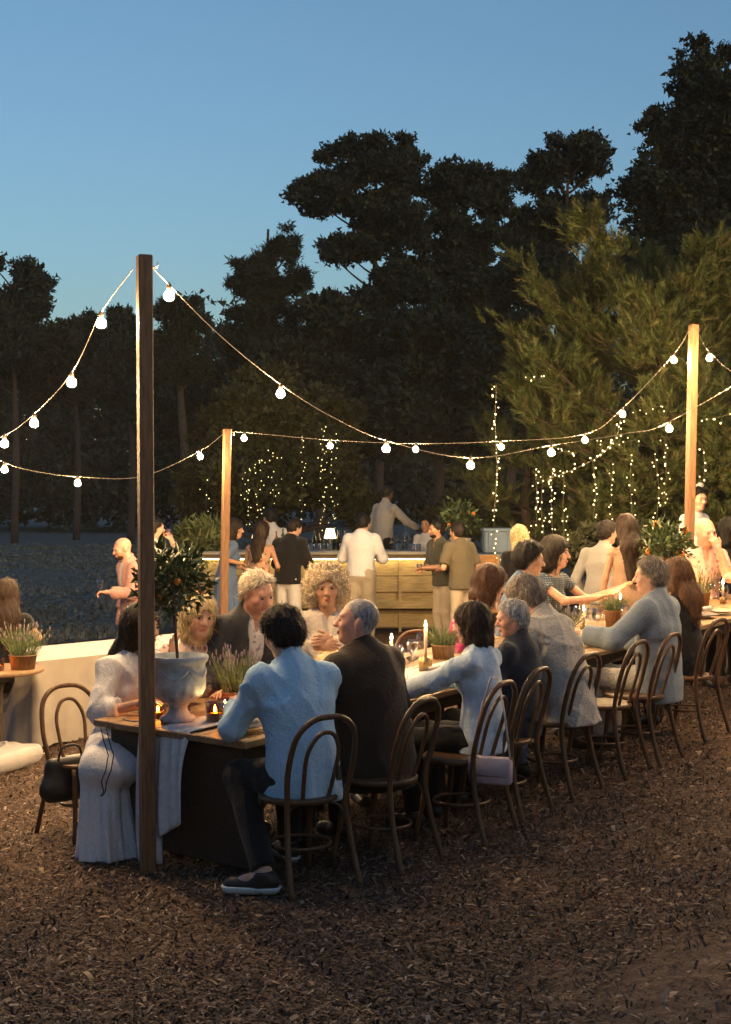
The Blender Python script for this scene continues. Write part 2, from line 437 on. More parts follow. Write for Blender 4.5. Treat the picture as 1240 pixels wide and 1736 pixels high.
def headfield(Fd, J, p):
    H, R = J['hd'], J['HR']; T = lambda *v: H + R @ np.array(v, float)
    w = .95 if p['fem'] else 1.
    Fd.ell(T(0, -.012, .030), (.075 * w, .095, .087), .02, R)
    Fd.ell(T(0, .026, -.032), (.060 * w, .066, .084), .035, R)
    Fd.ell(T(0, .06, -.094), (.030 * w, .026, .020), .035, R)
    Fd.cone(T(-.042 * w, .0, -.06), T(.042 * w, .0, -.06), .026, .026, .04)
    Fd.cone(T(-.034, .076, .024), T(.034, .076, .024), .012, .012, .022)
    for s in (1, -1):
        Fd.ell(T(.040 * s * w, .060, -.022), (.022, .022, .020), .03, R)
        Fd.ell(T(.031 * s, .104, .003), (.016, .018, .010), .012, R, op='s')
        Fd.ell(T(.076 * s * w, -.008, -.008), (.011, .019, .031), .008, R)
        Fd.ell(T(.012 * s, .101, -.030), (.008, .010, .007), .008, R)
    Fd.cone(T(0, .088, .010), T(0, .111, -.026), .008, .0125, .014)
    Fd.ell(T(0, .0935, -.0575), (.021, .009, .0055), .006, R); Fd.ell(T(0, .092, -.067), (.019, .009, .006), .006, R)
    Fd.cone(T(0, -.018, -.045), J['nk'] - J['D'] * .01, .054 * w, .056 * w, .03)
    Fd.cone(J['nk'] - J['D'] * .01, J['shC'], .056 * w, .070, .03)
def handfield(J, p, s, far):
    Fd = Field(); w = J['wr' + s]; e = J['el' + s]; d = unit(w - e); sg = 1 if s == 'R' else -1
    hv = p.get('hand' + s) or {}
    if 'dir' in hv: d = unit(hv['dir'])
    up = np.array(hv.get('n', [0, 0, 1.]), float)                     # back of the hand
    nrm = unit(up - d * (up @ d)); side = np.cross(d, nrm)            # side: to the right when back is up
    cu = hv.get('curl', .35); sp = hv.get('spread', .0); f = .9 if p['fem'] else 1.; sc = f
    R = np.stack([side, d, nrm], 1)
    Fd.cone(w - unit(w - e) * .04, w + d * .02, .028 * f, .026 * f, .02)
    Fd.ell(w + d * .055 * sc, (.040 * sc, .050 * sc, .015), .015, R)
    for i, (off, L) in enumerate(((-.030, .066), (-.010, .078), (.010, .074), (.029, .058))):
        off *= -sg                                                    # index finger lies on the thumb side
        a0 = w + d * .088 * sc + side * off * sc - nrm * .002; fd = unit(d + side * off * (2 + sp * 22))
        c1, c2 = cu * .9, cu * 2.1
        d1 = unit(fd * math.cos(c1) - nrm * math.sin(c1)); d2 = unit(fd * math.cos(c2) - nrm * math.sin(c2))
        b = a0 + d1 * L * .5 * sc; c = b + d2 * L * .5 * sc
        Fd.cone(a0, b, .0092 * f, .0085 * f, .006); Fd.cone(b, c, .0085 * f, .007 * f, .004)
    ts = side * -sg
    t0 = w + d * .025 + ts * .022 * sc; t1 = t0 + unit(d * .7 + ts * (.7 + sp * .5) - nrm * .35) * .045; t2 = t1 + unit(d + ts * .25 - nrm * .3) * .035
    Fd.cone(t0, t1, .014 * f, .0105 * f, .01); Fd.cone(t1, t2, .0105 * f, .008 * f, .005)
    return Fd.mesh(.0075 if far else .0052)
SKIN = {
    'fair': ((.56, .33, .24)), 'tan': ((.45, .25, .16)), 'brown': ((.10, .055, .035)), 'rosy': ((.58, .30, .22))}
def skinm(k): return M('skin_' + k, SKIN[k], rough=.5, var=.16, scale=26, bump=.12, bscale=150, sss=.12, spec=.4)
def join(parts):
    V = []; Q = []; mi = []; k = 0
    for v, q, m in parts: V.append(v); Q.append(q + k); mi.append(np.broadcast_to(m, len(q))); k += len(v)
    return np.concatenate(V), np.concatenate(Q), np.concatenate(mi)
def ribbons(V, N, n, L, width, flow, rng, lift=.006, segs=4, curl=0., bend=1.):
    """thin tapered strips lying along the hair surface"""
    i = rng.integers(0, len(V), n); P = V[i] - N[i] * .004; nn = N[i].copy(); out = []; Lr = L * rng.uniform(.6, 1.2, n)[:, None]
    fl = flow(P) + rng.normal(size=(n, 3)) * .22
    t = fl - nn * (fl * nn).sum(1)[:, None]; t /= np.linalg.norm(t, axis=1)[:, None] + 1e-6
    b = np.cross(t, nn); ph = rng.uniform(0, 6, n)[:, None]; VV = []; lr_ = lift * rng.uniform(.2, 1.6, n)[:, None] + (rng.random(n) < .10)[:, None] * .011; nn2 = nn
    for s in range(segs + 1):
        u = s / segs
        c = P + t * Lr * u + nn * (lr_ * math.sin(math.pi * min(u * 1.2, 1)) - (Lr * u) ** 2 / (2 * .115) * bend) + (np.sin(ph + u * 9) * b + np.cos(ph + u * 9) * nn) * curl
        w = width * (1 - u * .75) * .5
        VV += [c - b * w, c + b * w]
    VV = np.stack(VV, 1)                                              # n, 2(segs+1), 3
    base = (np.arange(n) * 2 * (segs + 1))[:, None]
    q = np.concatenate([np.stack([base[:, 0] + 2 * s, base[:, 0] + 2 * s + 1, base[:, 0] + 2 * s + 3, base[:, 0] + 2 * s + 2], 1) for s in range(segs)])
    return VV.reshape(-1, 3), q
def vnormals(V, Q):
    n = np.cross(V[Q[:, 2]] - V[Q[:, 0]], V[Q[:, 3]] - V[Q[:, 1]]); N = np.zeros(V.shape)
    for c in range(4): np.add.at(N, Q[:, c], n)
    return N / (np.linalg.norm(N, axis=1)[:, None] + 1e-9)
def hairmesh(J, p, far, rng):
    kind = p['hair'][0]; H, R = J['hd'], J['HR']; T = lambda *v: H + R @ np.array(v, float)
    w = .95 if p['fem'] else 1.; Fd = Field(); th = {'buzz': .003, 'short': .013, 'full': .02, 'bob': .02, 'long': .02, 'curly': .02, 'bun': .014, 'side': .016}[kind]
    fwd, up = R[:, 1], R[:, 2]
    Fd.ell(T(0, -.012, .031), (.075 * w + th, .095 + th, .087 + th), .01, R)
    if kind in ('bob', 'long', 'full', 'short', 'side'): Fd.ell(T(0, -.035, -.01), (.066 + th, .070 + th, .08), .03, R)
    if kind == 'bob':
        Fd.cone(T(0, -.03, .0), T(0, -.035, -.085), .098, .100, .03, fwd, .9)
    if kind == 'full':
        Fd.ell(T(0, -.01, .062), (.082, .095, .062), .03, R)
    if kind == 'long':
        dn = np.array([0, 0, -1.]); bk = -J['front2']; ln = p['hair'][2] if len(p['hair']) > 2 else .34
        Fd.cone(T(0, -.03, .0), T(0, -.04, -.08), .094, .092, .03, fwd, .9)
        a = T(0, -.05, -.06); b = J['shC'] + bk * .085 + np.array([0, 0, .03]); c = b + bk * .02 - J['D'] * (ln - .15)
        Fd.cone(a, b, .088, .095, .05, fwd, .55); Fd.cone(b, c, .095, .065, .05, bk, .42)
    if kind == 'bun': Fd.ell(T(0, -.10, .05), (.045, .045, .045), .02, R)
    if kind == 'curly':
        Fd.ell(T(0, -.03, .045), (.113, .115, .106), .02, R)
        for s in (1, -1): Fd.ell(T(.085 * s, -.02, -.03), (.05, .068, .078), .04, R)
    # the face stays free
    face_r = (.060 * w, .08, .098) if kind in ('bob', 'long') else (.070 * w, .105, .105) if kind == 'curly' else (.072 * w, .07, .10)
    fy = .078 if kind in ('bob', 'long') else .10 if kind == 'curly' else .082
    Fd.ell(T(0, fy, -.045), face_r, .01, R, op='s')
    if kind in ('short', 'buzz', 'full', 'side', 'bun'):
        for s in (1, -1): Fd.ell(T(.085 * s * w, .022, -.045), (.03, .042, .05), .01, R, op='s')
        Fd.clip(T(0, 0, -.068), -up + fwd * .2)
        Fd.clip(T(0, .055 if kind != 'side' else .045, .062 if kind != 'side' else .072), unit(fwd * .8 - up * .6))
    if kind == 'curly':
        r = np.random.default_rng(3); ph = r.uniform(0, 6, 3)
        Fd.noise = lambda X, Y, Z: (.009 * np.sin(75 * X + ph[0]) * np.sin(80 * Y + ph[1]) * np.sin(70 * Z + ph[2])).astype(np.float32)
    else:
        r = np.random.default_rng(int(abs(J['hd'][2]) * 9e5) % 9999); ph = r.uniform(0, 6, 4)
        def lock(X, Y, Z):                                            # uneven locks
            a = np.arctan2(Y - H[1], X - H[0])
            return (.0038 * np.sin(17 * a + ph[0] + 14 * Z) * np.sin(23 * Z + ph[1] + 5 * a) + .0028 * np.sin(70 * X + ph[2]) * np.sin(64 * Y + ph[3] + 30 * Z)).astype(np.float32)
        Fd.noise = lock
    v, q = Fd.mesh(.010 if far else .007)
    if len(q) == 0: return None
    N = vnormals(v, q); crown = T(0, -.03, .13)
    if kind == 'curly': fl = lambda P: unit_rows(P - H); n, L, lift, cu = 2600, .05, .012, .011
    elif kind in ('long', 'bob'): fl = lambda P: np.array([[0, 0, -1.]]) + .5 * unit_rows(P - crown); n, L, lift, cu = (3200, .10, .006, .002 if kind == 'bob' else .005)
    elif kind == 'side': fl = lambda P: unit_rows(P - T(.03, .06, .13)) - .5 * up - .4 * fwd; n, L, lift, cu = 2600, .06, .0015, .0
    else: fl = lambda P: unit_rows(P - crown) * .8 + fwd * .25; n, L, lift, cu = 2800, .042, .008, .001
    if kind == 'buzz': n, L, lift = 500, .014, .003
    if far: n //= 3
    rv_, rq = ribbons(v, N, n, L, (.0065 if far else .0034) * (1.3 if kind == 'curly' else 1), fl, rng, lift, 4, cu, 0. if kind == 'curly' else .9)
    lc = (rv_ - H) @ R; bad = (lc[:, 1] > .045) & (np.abs(lc[:, 0]) < .056 * w) & (lc[:, 2] < .045) & (lc[:, 2] > -.13)     # keep strands off the face
    bad = bad.reshape(n, -1).any(1); rq = rq[~bad[rq[:, 0] // 10]]
    V_, Q_, m_ = join([(v, q, 0), (rv_, rq, 0)])
    tone = np.concatenate([np.full(len(v), .62), np.repeat(rng.uniform(.55, 1.55, n), 10)])
    return V_, Q_, np.stack([tone, tone, tone, np.ones(len(tone))], 1)
def strandmat(hm):
    nm = hm.name + '_strand'
    if nm in MATS: return MATS[nm]
    m = hm.copy(); m.name = nm; MATS[nm] = m; t = m.node_tree; b = t.nodes['Principled BSDF']; src = b.inputs['Base Color'].links[0].from_socket
    a = t.nodes.new('ShaderNodeAttribute'); a.attribute_name = 'Col'; x = t.nodes.new('ShaderNodeMix'); x.data_type = 'RGBA'; x.blend_type = 'MULTIPLY'; x.inputs[0].default_value = 1.
    t.links.new(src, x.inputs['A']); t.links.new(a.outputs[0], x.inputs['B']); t.links.new(x.outputs['Result'], b.inputs['Base Color']); return m
def unit_rows(A): return A / (np.linalg.norm(A, axis=1)[:, None] + 1e-9)

PEOPLE = []
def person(label, head=None, base=None, yaw=0., sit=False, fem=False, lean=8., side=0., twist=0., look=(0, 0, 0), armR=None, armL=None, handR=None, handL=None,
           hintR=None, hintL=None, legL=None, legR=None, girth=1., skin='fair', hair=('short', None), top=None, bottom=None, jacket=None, shoes=None, extra=None,
           far=False, group=None, hip=.545, sclim=(.9, 1.08), beard=None, ztop=None):
    """head=(px, py of the crown, depth) places the figure by its crown; base=(x, y) places it by its seat"""
    p = dict(sit=sit, fem=fem, lean=lean, side=side, twist=twist, head=look, armR=armR, armL=armL, handR=handR, handL=handL, hintR=hintR, hintL=hintL,
             legL=legL, legR=legR, girth=girth, hair=hair, sc=1., hipz=hip if sit else .95)
    seed = len(PEOPLE) + 11; rng = np.random.default_rng(seed)
    J = skel(p); Rz = np.array(Matrix.Rotation(math.radians(yaw), 3, 'Z'))
    def place(sc):
        cw = at(*head) if head else None
        if base is not None: return np.array(base, float)
        off = Rz @ (J['crown'] * sc); return np.array([cw.x - off[0], cw.y - off[1]])
    sc = 1.
    if head:
        zc = at(*head).z
        for _ in range(3):
            b = place(sc); g = float(gz(b[0])) if ztop is None else ztop
            sc = (zc - g - hip) / (J['crown'][2] - p['hipz']) if sit else (zc - g) / J['crown'][2]
            sc = min(max(sc, sclim[0]), sclim[1])
            p['sc'] = sc
            if sit: p['hipz'] = hip / sc
            J = skel(p)
            if sit: pass
            if sit: sc = min(max((zc - g - hip) / (J['crown'][2] - p['hipz']), sclim[0]), sclim[1])
    p['sc'] = sc
    if sit: p['hipz'] = hip / sc
    J = skel(p)
    if head and sit:                                                  # a thicker seat pad makes up what the build cannot
        b = place(sc); hip = hip + min(max(at(*head).z - float(gz(b[0])) - J['crown'][2] * sc, 0), .2); p['hipz'] = hip / sc; J = skel(p)
    b = place(sc); g = float(gz(b[0])) if ztop is None else ztop
    root = thing('person', label, 'person', (b[0], b[1], g), math.radians(yaw), group)
    cw = Rz @ (J['crown'] * sc) + np.array([b[0], b[1], g])
    PEOPLE.append((label, [round(q) for q in proj(cw)], head, round(sc, 3), [round(float(q), 2) for q in b]))
    S = lambda v: v * sc
    h1 = .017 if far else .014
    # body: head, hands and limbs in one mesh
    fb = Field(); torso(fb, J, p, -.006); arm(fb, J, p, 'L', -.002); arm(fb, J, p, 'R', -.002); legs(fb, J, p, -.004)
    for s in 'LR':
        fb.cone(J['an' + s] + np.array([0, -.03, -.04]) * (1 if not legL or s == 'R' else .3), J['toe' + s], .034, .03, .03)
    bare = top is None or top.get('sleeve', 1.92) < 1.5 or (bottom and bottom['kind'] in ('dress',))
    v1, q1 = fb.mesh(.012 if (bare and not far) else h1)
    fh = Field(); headfield(fh, J, p); v2, q2 = fh.mesh(.0085 if far else .0058)
    R, Hd = J['HR'], J['hd']; loc = (v2 - Hd) @ R
    fc = loc[q2].mean(1)
    lips = (np.abs(fc[:, 0]) < .020 * (1 - ((fc[:, 2] + .062) / .013) ** 2 * .5)) & (np.abs(fc[:, 2] + .062) < .0095) & (fc[:, 1] > .086)
    mi2 = lips.astype(int)
    if hair and hair[0] == 'buzz':                                    # close-cropped hair: coloured scalp with a soft edge
        jit = .006 * np.sin(190 * fc[:, 0] + 70 * fc[:, 2]) * np.sin(160 * fc[:, 1] + 90 * fc[:, 2])
        sc_ = ((fc[:, 1] - .050) * .8 - (fc[:, 2] - .066) * .6 + jit < 0) & (fc[:, 2] > -.062 + jit) & ((fc[:, 1] < -.015 + jit) | (fc[:, 2] > .004 + jit)) & (np.abs(fc[:, 0]) < .0765)
        mi2[sc_] = 2
    parts = [(v1, q1, 0), (v2, q2, mi2)]
    for s in 'LR':
        v, q = handfield(J, p, s, far); parts.append((v, q, 0))
    V, Q, mi = join(parts)
    lipm = M('lips_' + skin, tuple(np.array(SKIN[skin]) * (.85, .5, .5)), .4, .05, 30, 0)
    body = link('body', mkmesh('body', S(V), Q, [skinm(skin), lipm, hair[1] or lipm], mi), root)
    # eyes and brows
    T = lambda *q: (Hd + R @ np.array(q, float)) * sc
    hm = hair[1] if hair and hair[1] else M('hair_dark', (.02, .014, .01), .45)
    for s in (1, -1):
        e = MB(); e.sphere(T(.031 * s, .0795, .002), .0122 * sc, 8, 6, 0); e.sphere(T(.031 * s, .0865, .0025), .0072 * sc, 8, 5, 1)
        e.build('eye', [M('eye_white_shaded', (.24, .19, .165), .3, .02, 10, 0), M('iris', (.03, .02, .015), .2, .1, 10, 0)], body)  # whites of the eyes coloured dark to stand for socket shade
        br = MB(); br.tube([T(.014 * s, .094, .021), T(.03 * s, .092, .026), T(.047 * s, .080, .021)], [.003 * sc, .004 * sc, .002 * sc], 5); br.build('eyebrow', hm, body)
    if hair and hair[0] not in ('bald', 'buzz'):
        hmz = hairmesh(J, p, far, rng)
        if hmz is not None: link('hair', mkmesh('hair', S(hmz[0]), hmz[1], strandmat(hm), col=hmz[2]), root)
    if beard:
        bf = Field(); TT = lambda *q: Hd + R @ np.array(q, float)
        bf.ell(TT(0, .034, -.078), (.058, .064, .045), .01, R).ell(TT(0, .09, -.062), (.026, .02, .012), .01, R, op='s'); bf.clip(TT(0, 0, -.045), R[:, 2]); bf.clip(TT(0, .0, 0), -R[:, 1])
        v, q = bf.mesh(.009)
        if len(q): link('beard', mkmesh('beard', S(v), q, beard), root)
    hipz = p['hipz']
    def cloth(name, Fd, mat, amp=.005, f1=20., vv=.0145 if far else .0105):
        Fd.noise = folds(seed * 7 + len(name), amp * 1.05, f1 * 1.15); v, q = Fd.mesh(vv); return link(name, mkmesh(name, S(v), q, mat), root)
    def collarclip(Fd, drop=.0, vneck=0.):
        if vneck: Fd.cone(J['nk'] + J['front2'] * .075 + J['D'] * .03, J['chest'] + J['front2'] * .15 + J['D'] * (.06 - vneck), .05, .012, .01, op='s')
        Fd.clip(J['nk'] + J['D'] * (.005 - drop), unit(J['D'] * .9 + J['front2'] * .42))
    if bottom:
        k = bottom['kind']; Fb = Field(); m = bottom.get('m', .014)
        if k == 'trousers':
            legs(Fb, J, p, m, bottom.get('hem', .98)); Fb.cone(J['hip'], J['hip'] + (J['waist'] - J['hip']) * .6, (.145 if p['fem'] else .142) * girth + m * .6, .138 * girth + m * .6, .04, J['front'], .78)
            Fb.clip(J['hip'] + np.array([0, 0, .085]), [0, 0, 1])
            cloth('trousers', Fb, bottom['mat'], .006, 16)
        elif k == 'skirt':                                            # long seated skirt falling to the floor
            for s in 'LR': Fb.cone(J['hj' + s], J['kn' + s], .11, .095, .05)
            kc = (J['knL'] + J['knR']) / 2
            Fb.cone(kc + np.array([0, -.06, -.02]), np.array([kc[0], kc[1] - .04, bottom.get('z', .06)]), .16, .20, .06, np.array([0, 1., 0]), .8)
            Fb.cone(J['hip'], kc, .17, .16, .06, np.array([0, 0, 1.]), .6); Fb.clip([0, 0, bottom.get('z', .06)], [0, 0, -1])
            cx_, cy_, zt_ = kc[0], kc[1] - .05, kc[2]
            def pleat(X, Y, Z):
                a = np.arctan2(Y - cy_, X - cx_); k = np.clip((zt_ + .02 - Z) / .25, 0, 1)
                return (k * (.016 * np.sin(7 * a + 2.2 * np.sin(4 * Z + a)) + .009 * np.sin(15 * a + 3 * np.sin(3 * Z) + 1) + .005 * np.sin(31 * a + 6 * Z)) + .003 * np.sin(40 * X + 30 * Y)).astype(np.float32)
            Fb.noise = pleat; v, q = Fb.mesh(.0105); link('skirt', mkmesh('skirt', S(v), q, bottom['mat']), root)
        elif k == 'dress':
            hem = bottom['hem']
            if sit: legs(Fb, J, p, .03, .5)
            else:
                Fb.cone(J['waist'], J['hip'], .118 + .015, .165, .05, J['front'], .76); Fb.cone(J['hip'], [0, .0, hem], .165, bottom.get('r', .2), .05, J['front'], .8); Fb.clip([0, 0, hem], [0, 0, -1])
            torso(Fb, J, p, .014)
            sl = bottom.get('sleeve', 0)
            if sl:
                for s in 'LR': arm(Fb, J, p, s, .012, sl)
            drop = bottom.get('drop', .07)
            collarclip(Fb, drop, bottom.get('v', 0))
            if sit: cloth('dress', Fb, bottom['mat'], .006, 26)
            else:
                hz_ = J['hip'][2]
                def pleat(X, Y, Z):
                    a = np.arctan2(Y, X); k = np.clip((hz_ - Z) / .3, 0, 1)
                    return (k * .014 * np.sin(11 * a + np.sin(4 * Z)) + .003 * np.sin(30 * X + 22 * Z)).astype(np.float32)
                Fb.noise = pleat; v, q = Fb.mesh(.0145); link('dress', mkmesh('dress', S(v), q, bottom['mat']), root)
    if top:
        Ft = Field(); m = top.get('m', .016) if not jacket else .006; torso(Ft, J, p, m)
        for s in 'LR': arm(Ft, J, p, s, top.get('ms', m), top.get('sleeve', 1.92))
        hem = top.get('hem', -.06) if not jacket else -.02
        if hem < 0:
            Ft.cone(J['hip'] + np.array([0, 0, hem * .7]), J['waist'], (.172 if not fem else .165) * girth + m, .13 * girth + m, .05, J['front'], .70)
        Ft.clip(J['hip'] + np.array([0, 0, hem]), [0, 0, -1]); collarclip(Ft, top.get('drop', 0.), top.get('v', 0.))
        sh = cloth(top.get('name', 'shirt'), Ft, top['mat'], top.get('amp', .006) if not jacket else .002, top.get('f1', 20.))
        if top.get('collar'):
            c = Field(); c.cone(J['nk'] - J['D'] * .015, J['nk'] + J['D'] * .03, .066, .060, .0); c.clip(J['nk'] + J['D'] * .028, unit(J['D'] + J['front2'] * .5)); c.clip(J['nk'] - J['D'] * .03, -J['D'])
            c.cone(J['nk'] + J['front2'] * .09, J['nk'] + J['front2'] * .05 - J['D'] * .06, .03, .03, .005, op='s')
            v, q = c.mesh(.009); link('collar', mkmesh('collar', S(v), q, top['mat']), sh)
    if jacket:
        Fj = Field(); m = jacket.get('m', .032); torso(Fj, J, p, m)
        for s in 'LR': arm(Fj, J, p, s, m * .85, jacket.get('sleeve', 1.85))
        hem = jacket.get('hem', -.12)
        Fj.cone(J['hip'] + np.array([0, 0, hem * .7]), J['waist'], .168 * girth + m, .14 * girth + m, .05, J['front'], .70)
        if jacket.get('open', True):
            fr = J['front2']
            Fj.cone(J['nk'] + fr * .10 + J['D'] * .05, J['waist'] + fr * .20, .075, .045, .01, op='s')
        Fj.clip(J['hip'] + np.array([0, 0, hem]), [0, 0, -1]); collarclip(Fj, -.01)
        jk = cloth('jacket', Fj, jacket['mat'], .007, 17)
        c = Field(); c.cone(J['nk'] - J['D'] * .03 - J['front2'] * .006, J['nk'] + J['D'] * .022 - J['front2'] * .01, .082, .068, .0); c.clip(J['nk'] + J['D'] * .012, unit(J['D'] + J['front2'] * .75)); c.clip(J['nk'] - J['D'] * .03, -J['D'])
        v, q = c.mesh(.009); link('collar', mkmesh('collar', S(v), q, jacket['mat']), jk)
    sm = shoes or M('shoe_dark', (.03, .025, .022), .4)
    for s in 'LR':
        a, t = J['an' + s], J['toe' + s]; dv = unit([(t - a)[0], (t - a)[1], 0]); heel = a + dv * -.035; heel[2] = t[2] + .008
        Fs = Field(); Fs.cone(heel + [0, 0, .012], t, .040, .040, .02); Fs.cone(a + [0, 0, -.0], heel + dv * .05 + [0, 0, .02], .046, .045, .03)
        zb = t[2] - .03; Fs.clip([0, 0, max(zb, .0)], [0, 0, -1]); Fs.clip(a + [0, 0, .01], [0, 0, 1])
        v, q = Fs.mesh(.012); so = link('shoe', mkmesh('shoe', S(v), q, sm), root)
        if extra and 'sole' in extra:
            Fo = Field(); Fo.cone([heel[0], heel[1], heel[2] + .0], t, .046, .046, .01); Fo.clip([0, 0, zb - .004], [0, 0, -1]); Fo.clip([0, 0, zb + .032], [0, 0, 1])
            v, q = Fo.mesh(.008)
            if len(q): link('sole', mkmesh('sole', S(v), q, extra['sole']), so)
    return root, J, sc
# ---------------------------------------------------------------- ground
def ground_mat():
    m, t, b = newmat('ground'); N = t.nodes; L = t.links
    tc = N.new('ShaderNodeTexCoord'); O = tc.outputs['Object']
    def noise(s, d=6, dist=0.):
        n = N.new('ShaderNodeTexNoise'); n.inputs['Scale'].default_value = s; n.inputs['Detail'].default_value = d; n.inputs['Distortion'].default_value = dist; L.new(O, n.inputs['Vector']); return n.outputs[0]
    def ramp(f, stops):
        r = N.new('ShaderNodeValToRGB'); e = r.color_ramp.elements
        e[0].position, e[0].color = stops[0][0], (*stops[0][1], 1); e[1].position, e[1].color = stops[-1][0], (*stops[-1][1], 1)
        for p, c in stops[1:-1]: q = e.new(p); q.color = (*c, 1)
        L.new(f, r.inputs[0]); return r.outputs[0]
    mulch = ramp(noise(38, 8, .6), [(.3, (.035, .022, .016)), (.5, (.10, .062, .042)), (.7, (.21, .135, .09))])
    dirt = ramp(noise(14, 11, .6), [(.28, (.045, .031, .025)), (.5, (.10, .070, .054)), (.72, (.16, .115, .09))])
    grass = ramp(noise(5, 9, .4), [(.3, (.11, .114, .10)), (.55, (.16, .162, .14)), (.75, (.21, .205, .175))])
    at_ = N.new('ShaderNodeAttribute'); at_.attribute_name = 'Col'; sp = N.new('ShaderNodeSeparateColor'); L.new(at_.outputs[0], sp.inputs[0])
    def mix(f, a, b_):
        x = N.new('ShaderNodeMix'); x.data_type = 'RGBA'; L.new(f, x.inputs[0]); L.new(a, x.inputs['A']); L.new(b_, x.inputs['B']); return x.outputs['Result']
    c = mix(sp.outputs[1], mix(sp.outputs[0], mulch, dirt), grass)
    L.new(c, b.inputs['Base Color']); b.inputs['Roughness'].default_value = .92; b.inputs['Specular IOR Level'].default_value = .15
    bp = N.new('ShaderNodeBump'); bp.inputs['Strength'].default_value = .7; bp.inputs['Distance'].default_value = .02
    L.new(noise(55, 8), bp.inputs['Height']); L.new(bp.outputs[0], b.inputs['Normal'])
    return m
PATH_P = onground(1290, 1520); PATH_Q = onground(760, 1736)
def path_amount(x, y):                                 # >0 on the bare path at the lower right
    d = PATH_Q - PATH_P; nx, ny = -d.y, d.x; L = math.hypot(nx, ny)
    s = ((x - PATH_P.x) * nx + (y - PATH_P.y) * ny) / L
    return s
FA, FB = onground(-250, 1135), onground(330, 1062)     # edge of the mown clearing towards the field
def field_amount(x, y):
    d = FB - FA; nx, ny = -d.y, d.x; L = math.hypot(nx, ny)
    return ((x - FA.x) * nx + (y - FA.y) * ny) / L
def noise2(x, y, f, seed=0):
    r = np.random.default_rng(seed); o = 0
    for i in range(5):
        a = r.uniform(0, 6.28); q = f * r.uniform(.6, 1.8); o = o + np.sin(q * (x * math.cos(a) + y * math.sin(a)) + r.uniform(0, 6))
    return o / 5
def build_ground():
    a = np.concatenate([-np.geomspace(400, 6, 22), np.linspace(-5.6, 5.6, 113), np.geomspace(6, 400, 22)])
    b = np.concatenate([np.linspace(-60, 4, 14), np.linspace(4.2, 16, 119), np.geomspace(16.3, 700, 44)])
    X, Y = np.meshgrid(a, b); near = np.clip((22 - Y) / 8, 0, 1)
    Z = gz(X) + near * (.012 * noise2(X, Y, 3.0, 1) + .006 * noise2(X, Y, 11, 2)) + (1 - near) * .05 * noise2(X, Y, .8, 3)
    fld = field_amount(X, Y); Z += np.clip(fld, 0, 3) * -.03
    V = np.stack([X.ravel(), Y.ravel(), Z.ravel()], 1); n = len(a)
    I = np.arange(len(V)).reshape(X.shape); Q = np.stack([I[:-1, :-1].ravel(), I[:-1, 1:].ravel(), I[1:, 1:].ravel(), I[1:, :-1].ravel()], 1)
    s = path_amount(X, Y) + .22 * noise2(X, Y, 5, 5) + .1 * noise2(X, Y, 17, 8); dirt = np.clip(s / .5 + .5, 0, 1)
    g = np.clip((fld + .25 * noise2(X, Y, 4, 6)) / .6, 0, 1); g = np.maximum(g, np.clip((Y - 26) / 4, 0, 1))
    C = np.stack([dirt.ravel(), g.ravel(), 0 * g.ravel(), np.ones(g.size)], 1)
    o = link('ground', mkmesh('ground', V, Q, ground_mat(), col=C)); tag(o, 'brown bark mulch clearing with a bare dirt path at its edge', 'ground', kind='structure')
    global PATH_SIGN
build_ground()
def build_chips():
    n = 170000; r = RNG
    y = 5.0 + (r.random(n) ** 1.5) * 10.5; half = y * .285 + .3
    x = r.uniform(-1, 1, n) * half
    s = path_amount(x, y) + .22 * noise2(x, y, 5, 5) + .1 * noise2(x, y, 17, 8)
    keep = (r.random(n) < np.clip(.75 - s * 1.7, .10, 1)) & (field_amount(x, y) < .2)
    x, y = x[keep], y[keep]; n = len(x)
    L = r.uniform(.012, .034, n) * (1 + .5 * (r.random(n) < .06)); w = L * r.uniform(.16, .42, n); a = r.uniform(0, 6.28, n); tilt = r.normal(0, .35, n)
    z = gz(x) + .012 * noise2(x, y, 3.0, 1) + .006 * noise2(x, y, 11, 2) + r.uniform(.002, .02, n)
    leaf = r.random(n) < .0035; L[leaf] = r.uniform(.035, .06, leaf.sum()); w[leaf] = L[leaf] * .45
    dx, dy = np.cos(a), np.sin(a); P = []
    for u, v, up in ((-1, -1, 0), (-1, 1, 0), (0, -1, 1), (0, 1, 1), (1, -1, 0), (1, 1, 0)):
        P.append(np.stack([x + dx * u * L / 2 - dy * v * w / 2, y + dy * u * L / 2 + dx * v * w / 2, z + u * np.tan(tilt) * L / 2 + up * .18 * w + v * .1 * w * np.sin(a * 3)], 1))
    V = np.stack(P, 1).reshape(-1, 3); b = np.arange(n) * 6
    Q = np.concatenate([np.stack([b, b + 2, b + 3, b + 1], 1), np.stack([b + 2, b + 4, b + 5, b + 3], 1)])
    base = np.array([[.080, .048, .034], [.15, .092, .062], [.24, .155, .105], [.050, .033, .026], [.42, .31, .21]])
    ci = r.choice(5, n, p=[.30, .28, .19, .17, .06]); c = base[ci] * r.uniform(.55, 1.08, (n, 1)); c = c * .68 + c.mean(1, keepdims=True) * .32; c *= (1 + .22 * noise2(x, y, 1.6, 12) + .16 * noise2(x, y, 5, 13))[:, None]; c[leaf] = np.array([.26, .19, .12]) * r.uniform(.6, 1.3, (leaf.sum(), 1))
    C = np.repeat(np.concatenate([c, np.ones((n, 1))], 1), 6, 0)
    o = link('wood_chips', mkmesh('wood_chips', V, Q, attrmat('chip', .85), smooth=False, col=C)); tag(o, 'shredded brown bark chips strewn over the clearing floor', 'wood chips', kind='stuff')
build_chips()
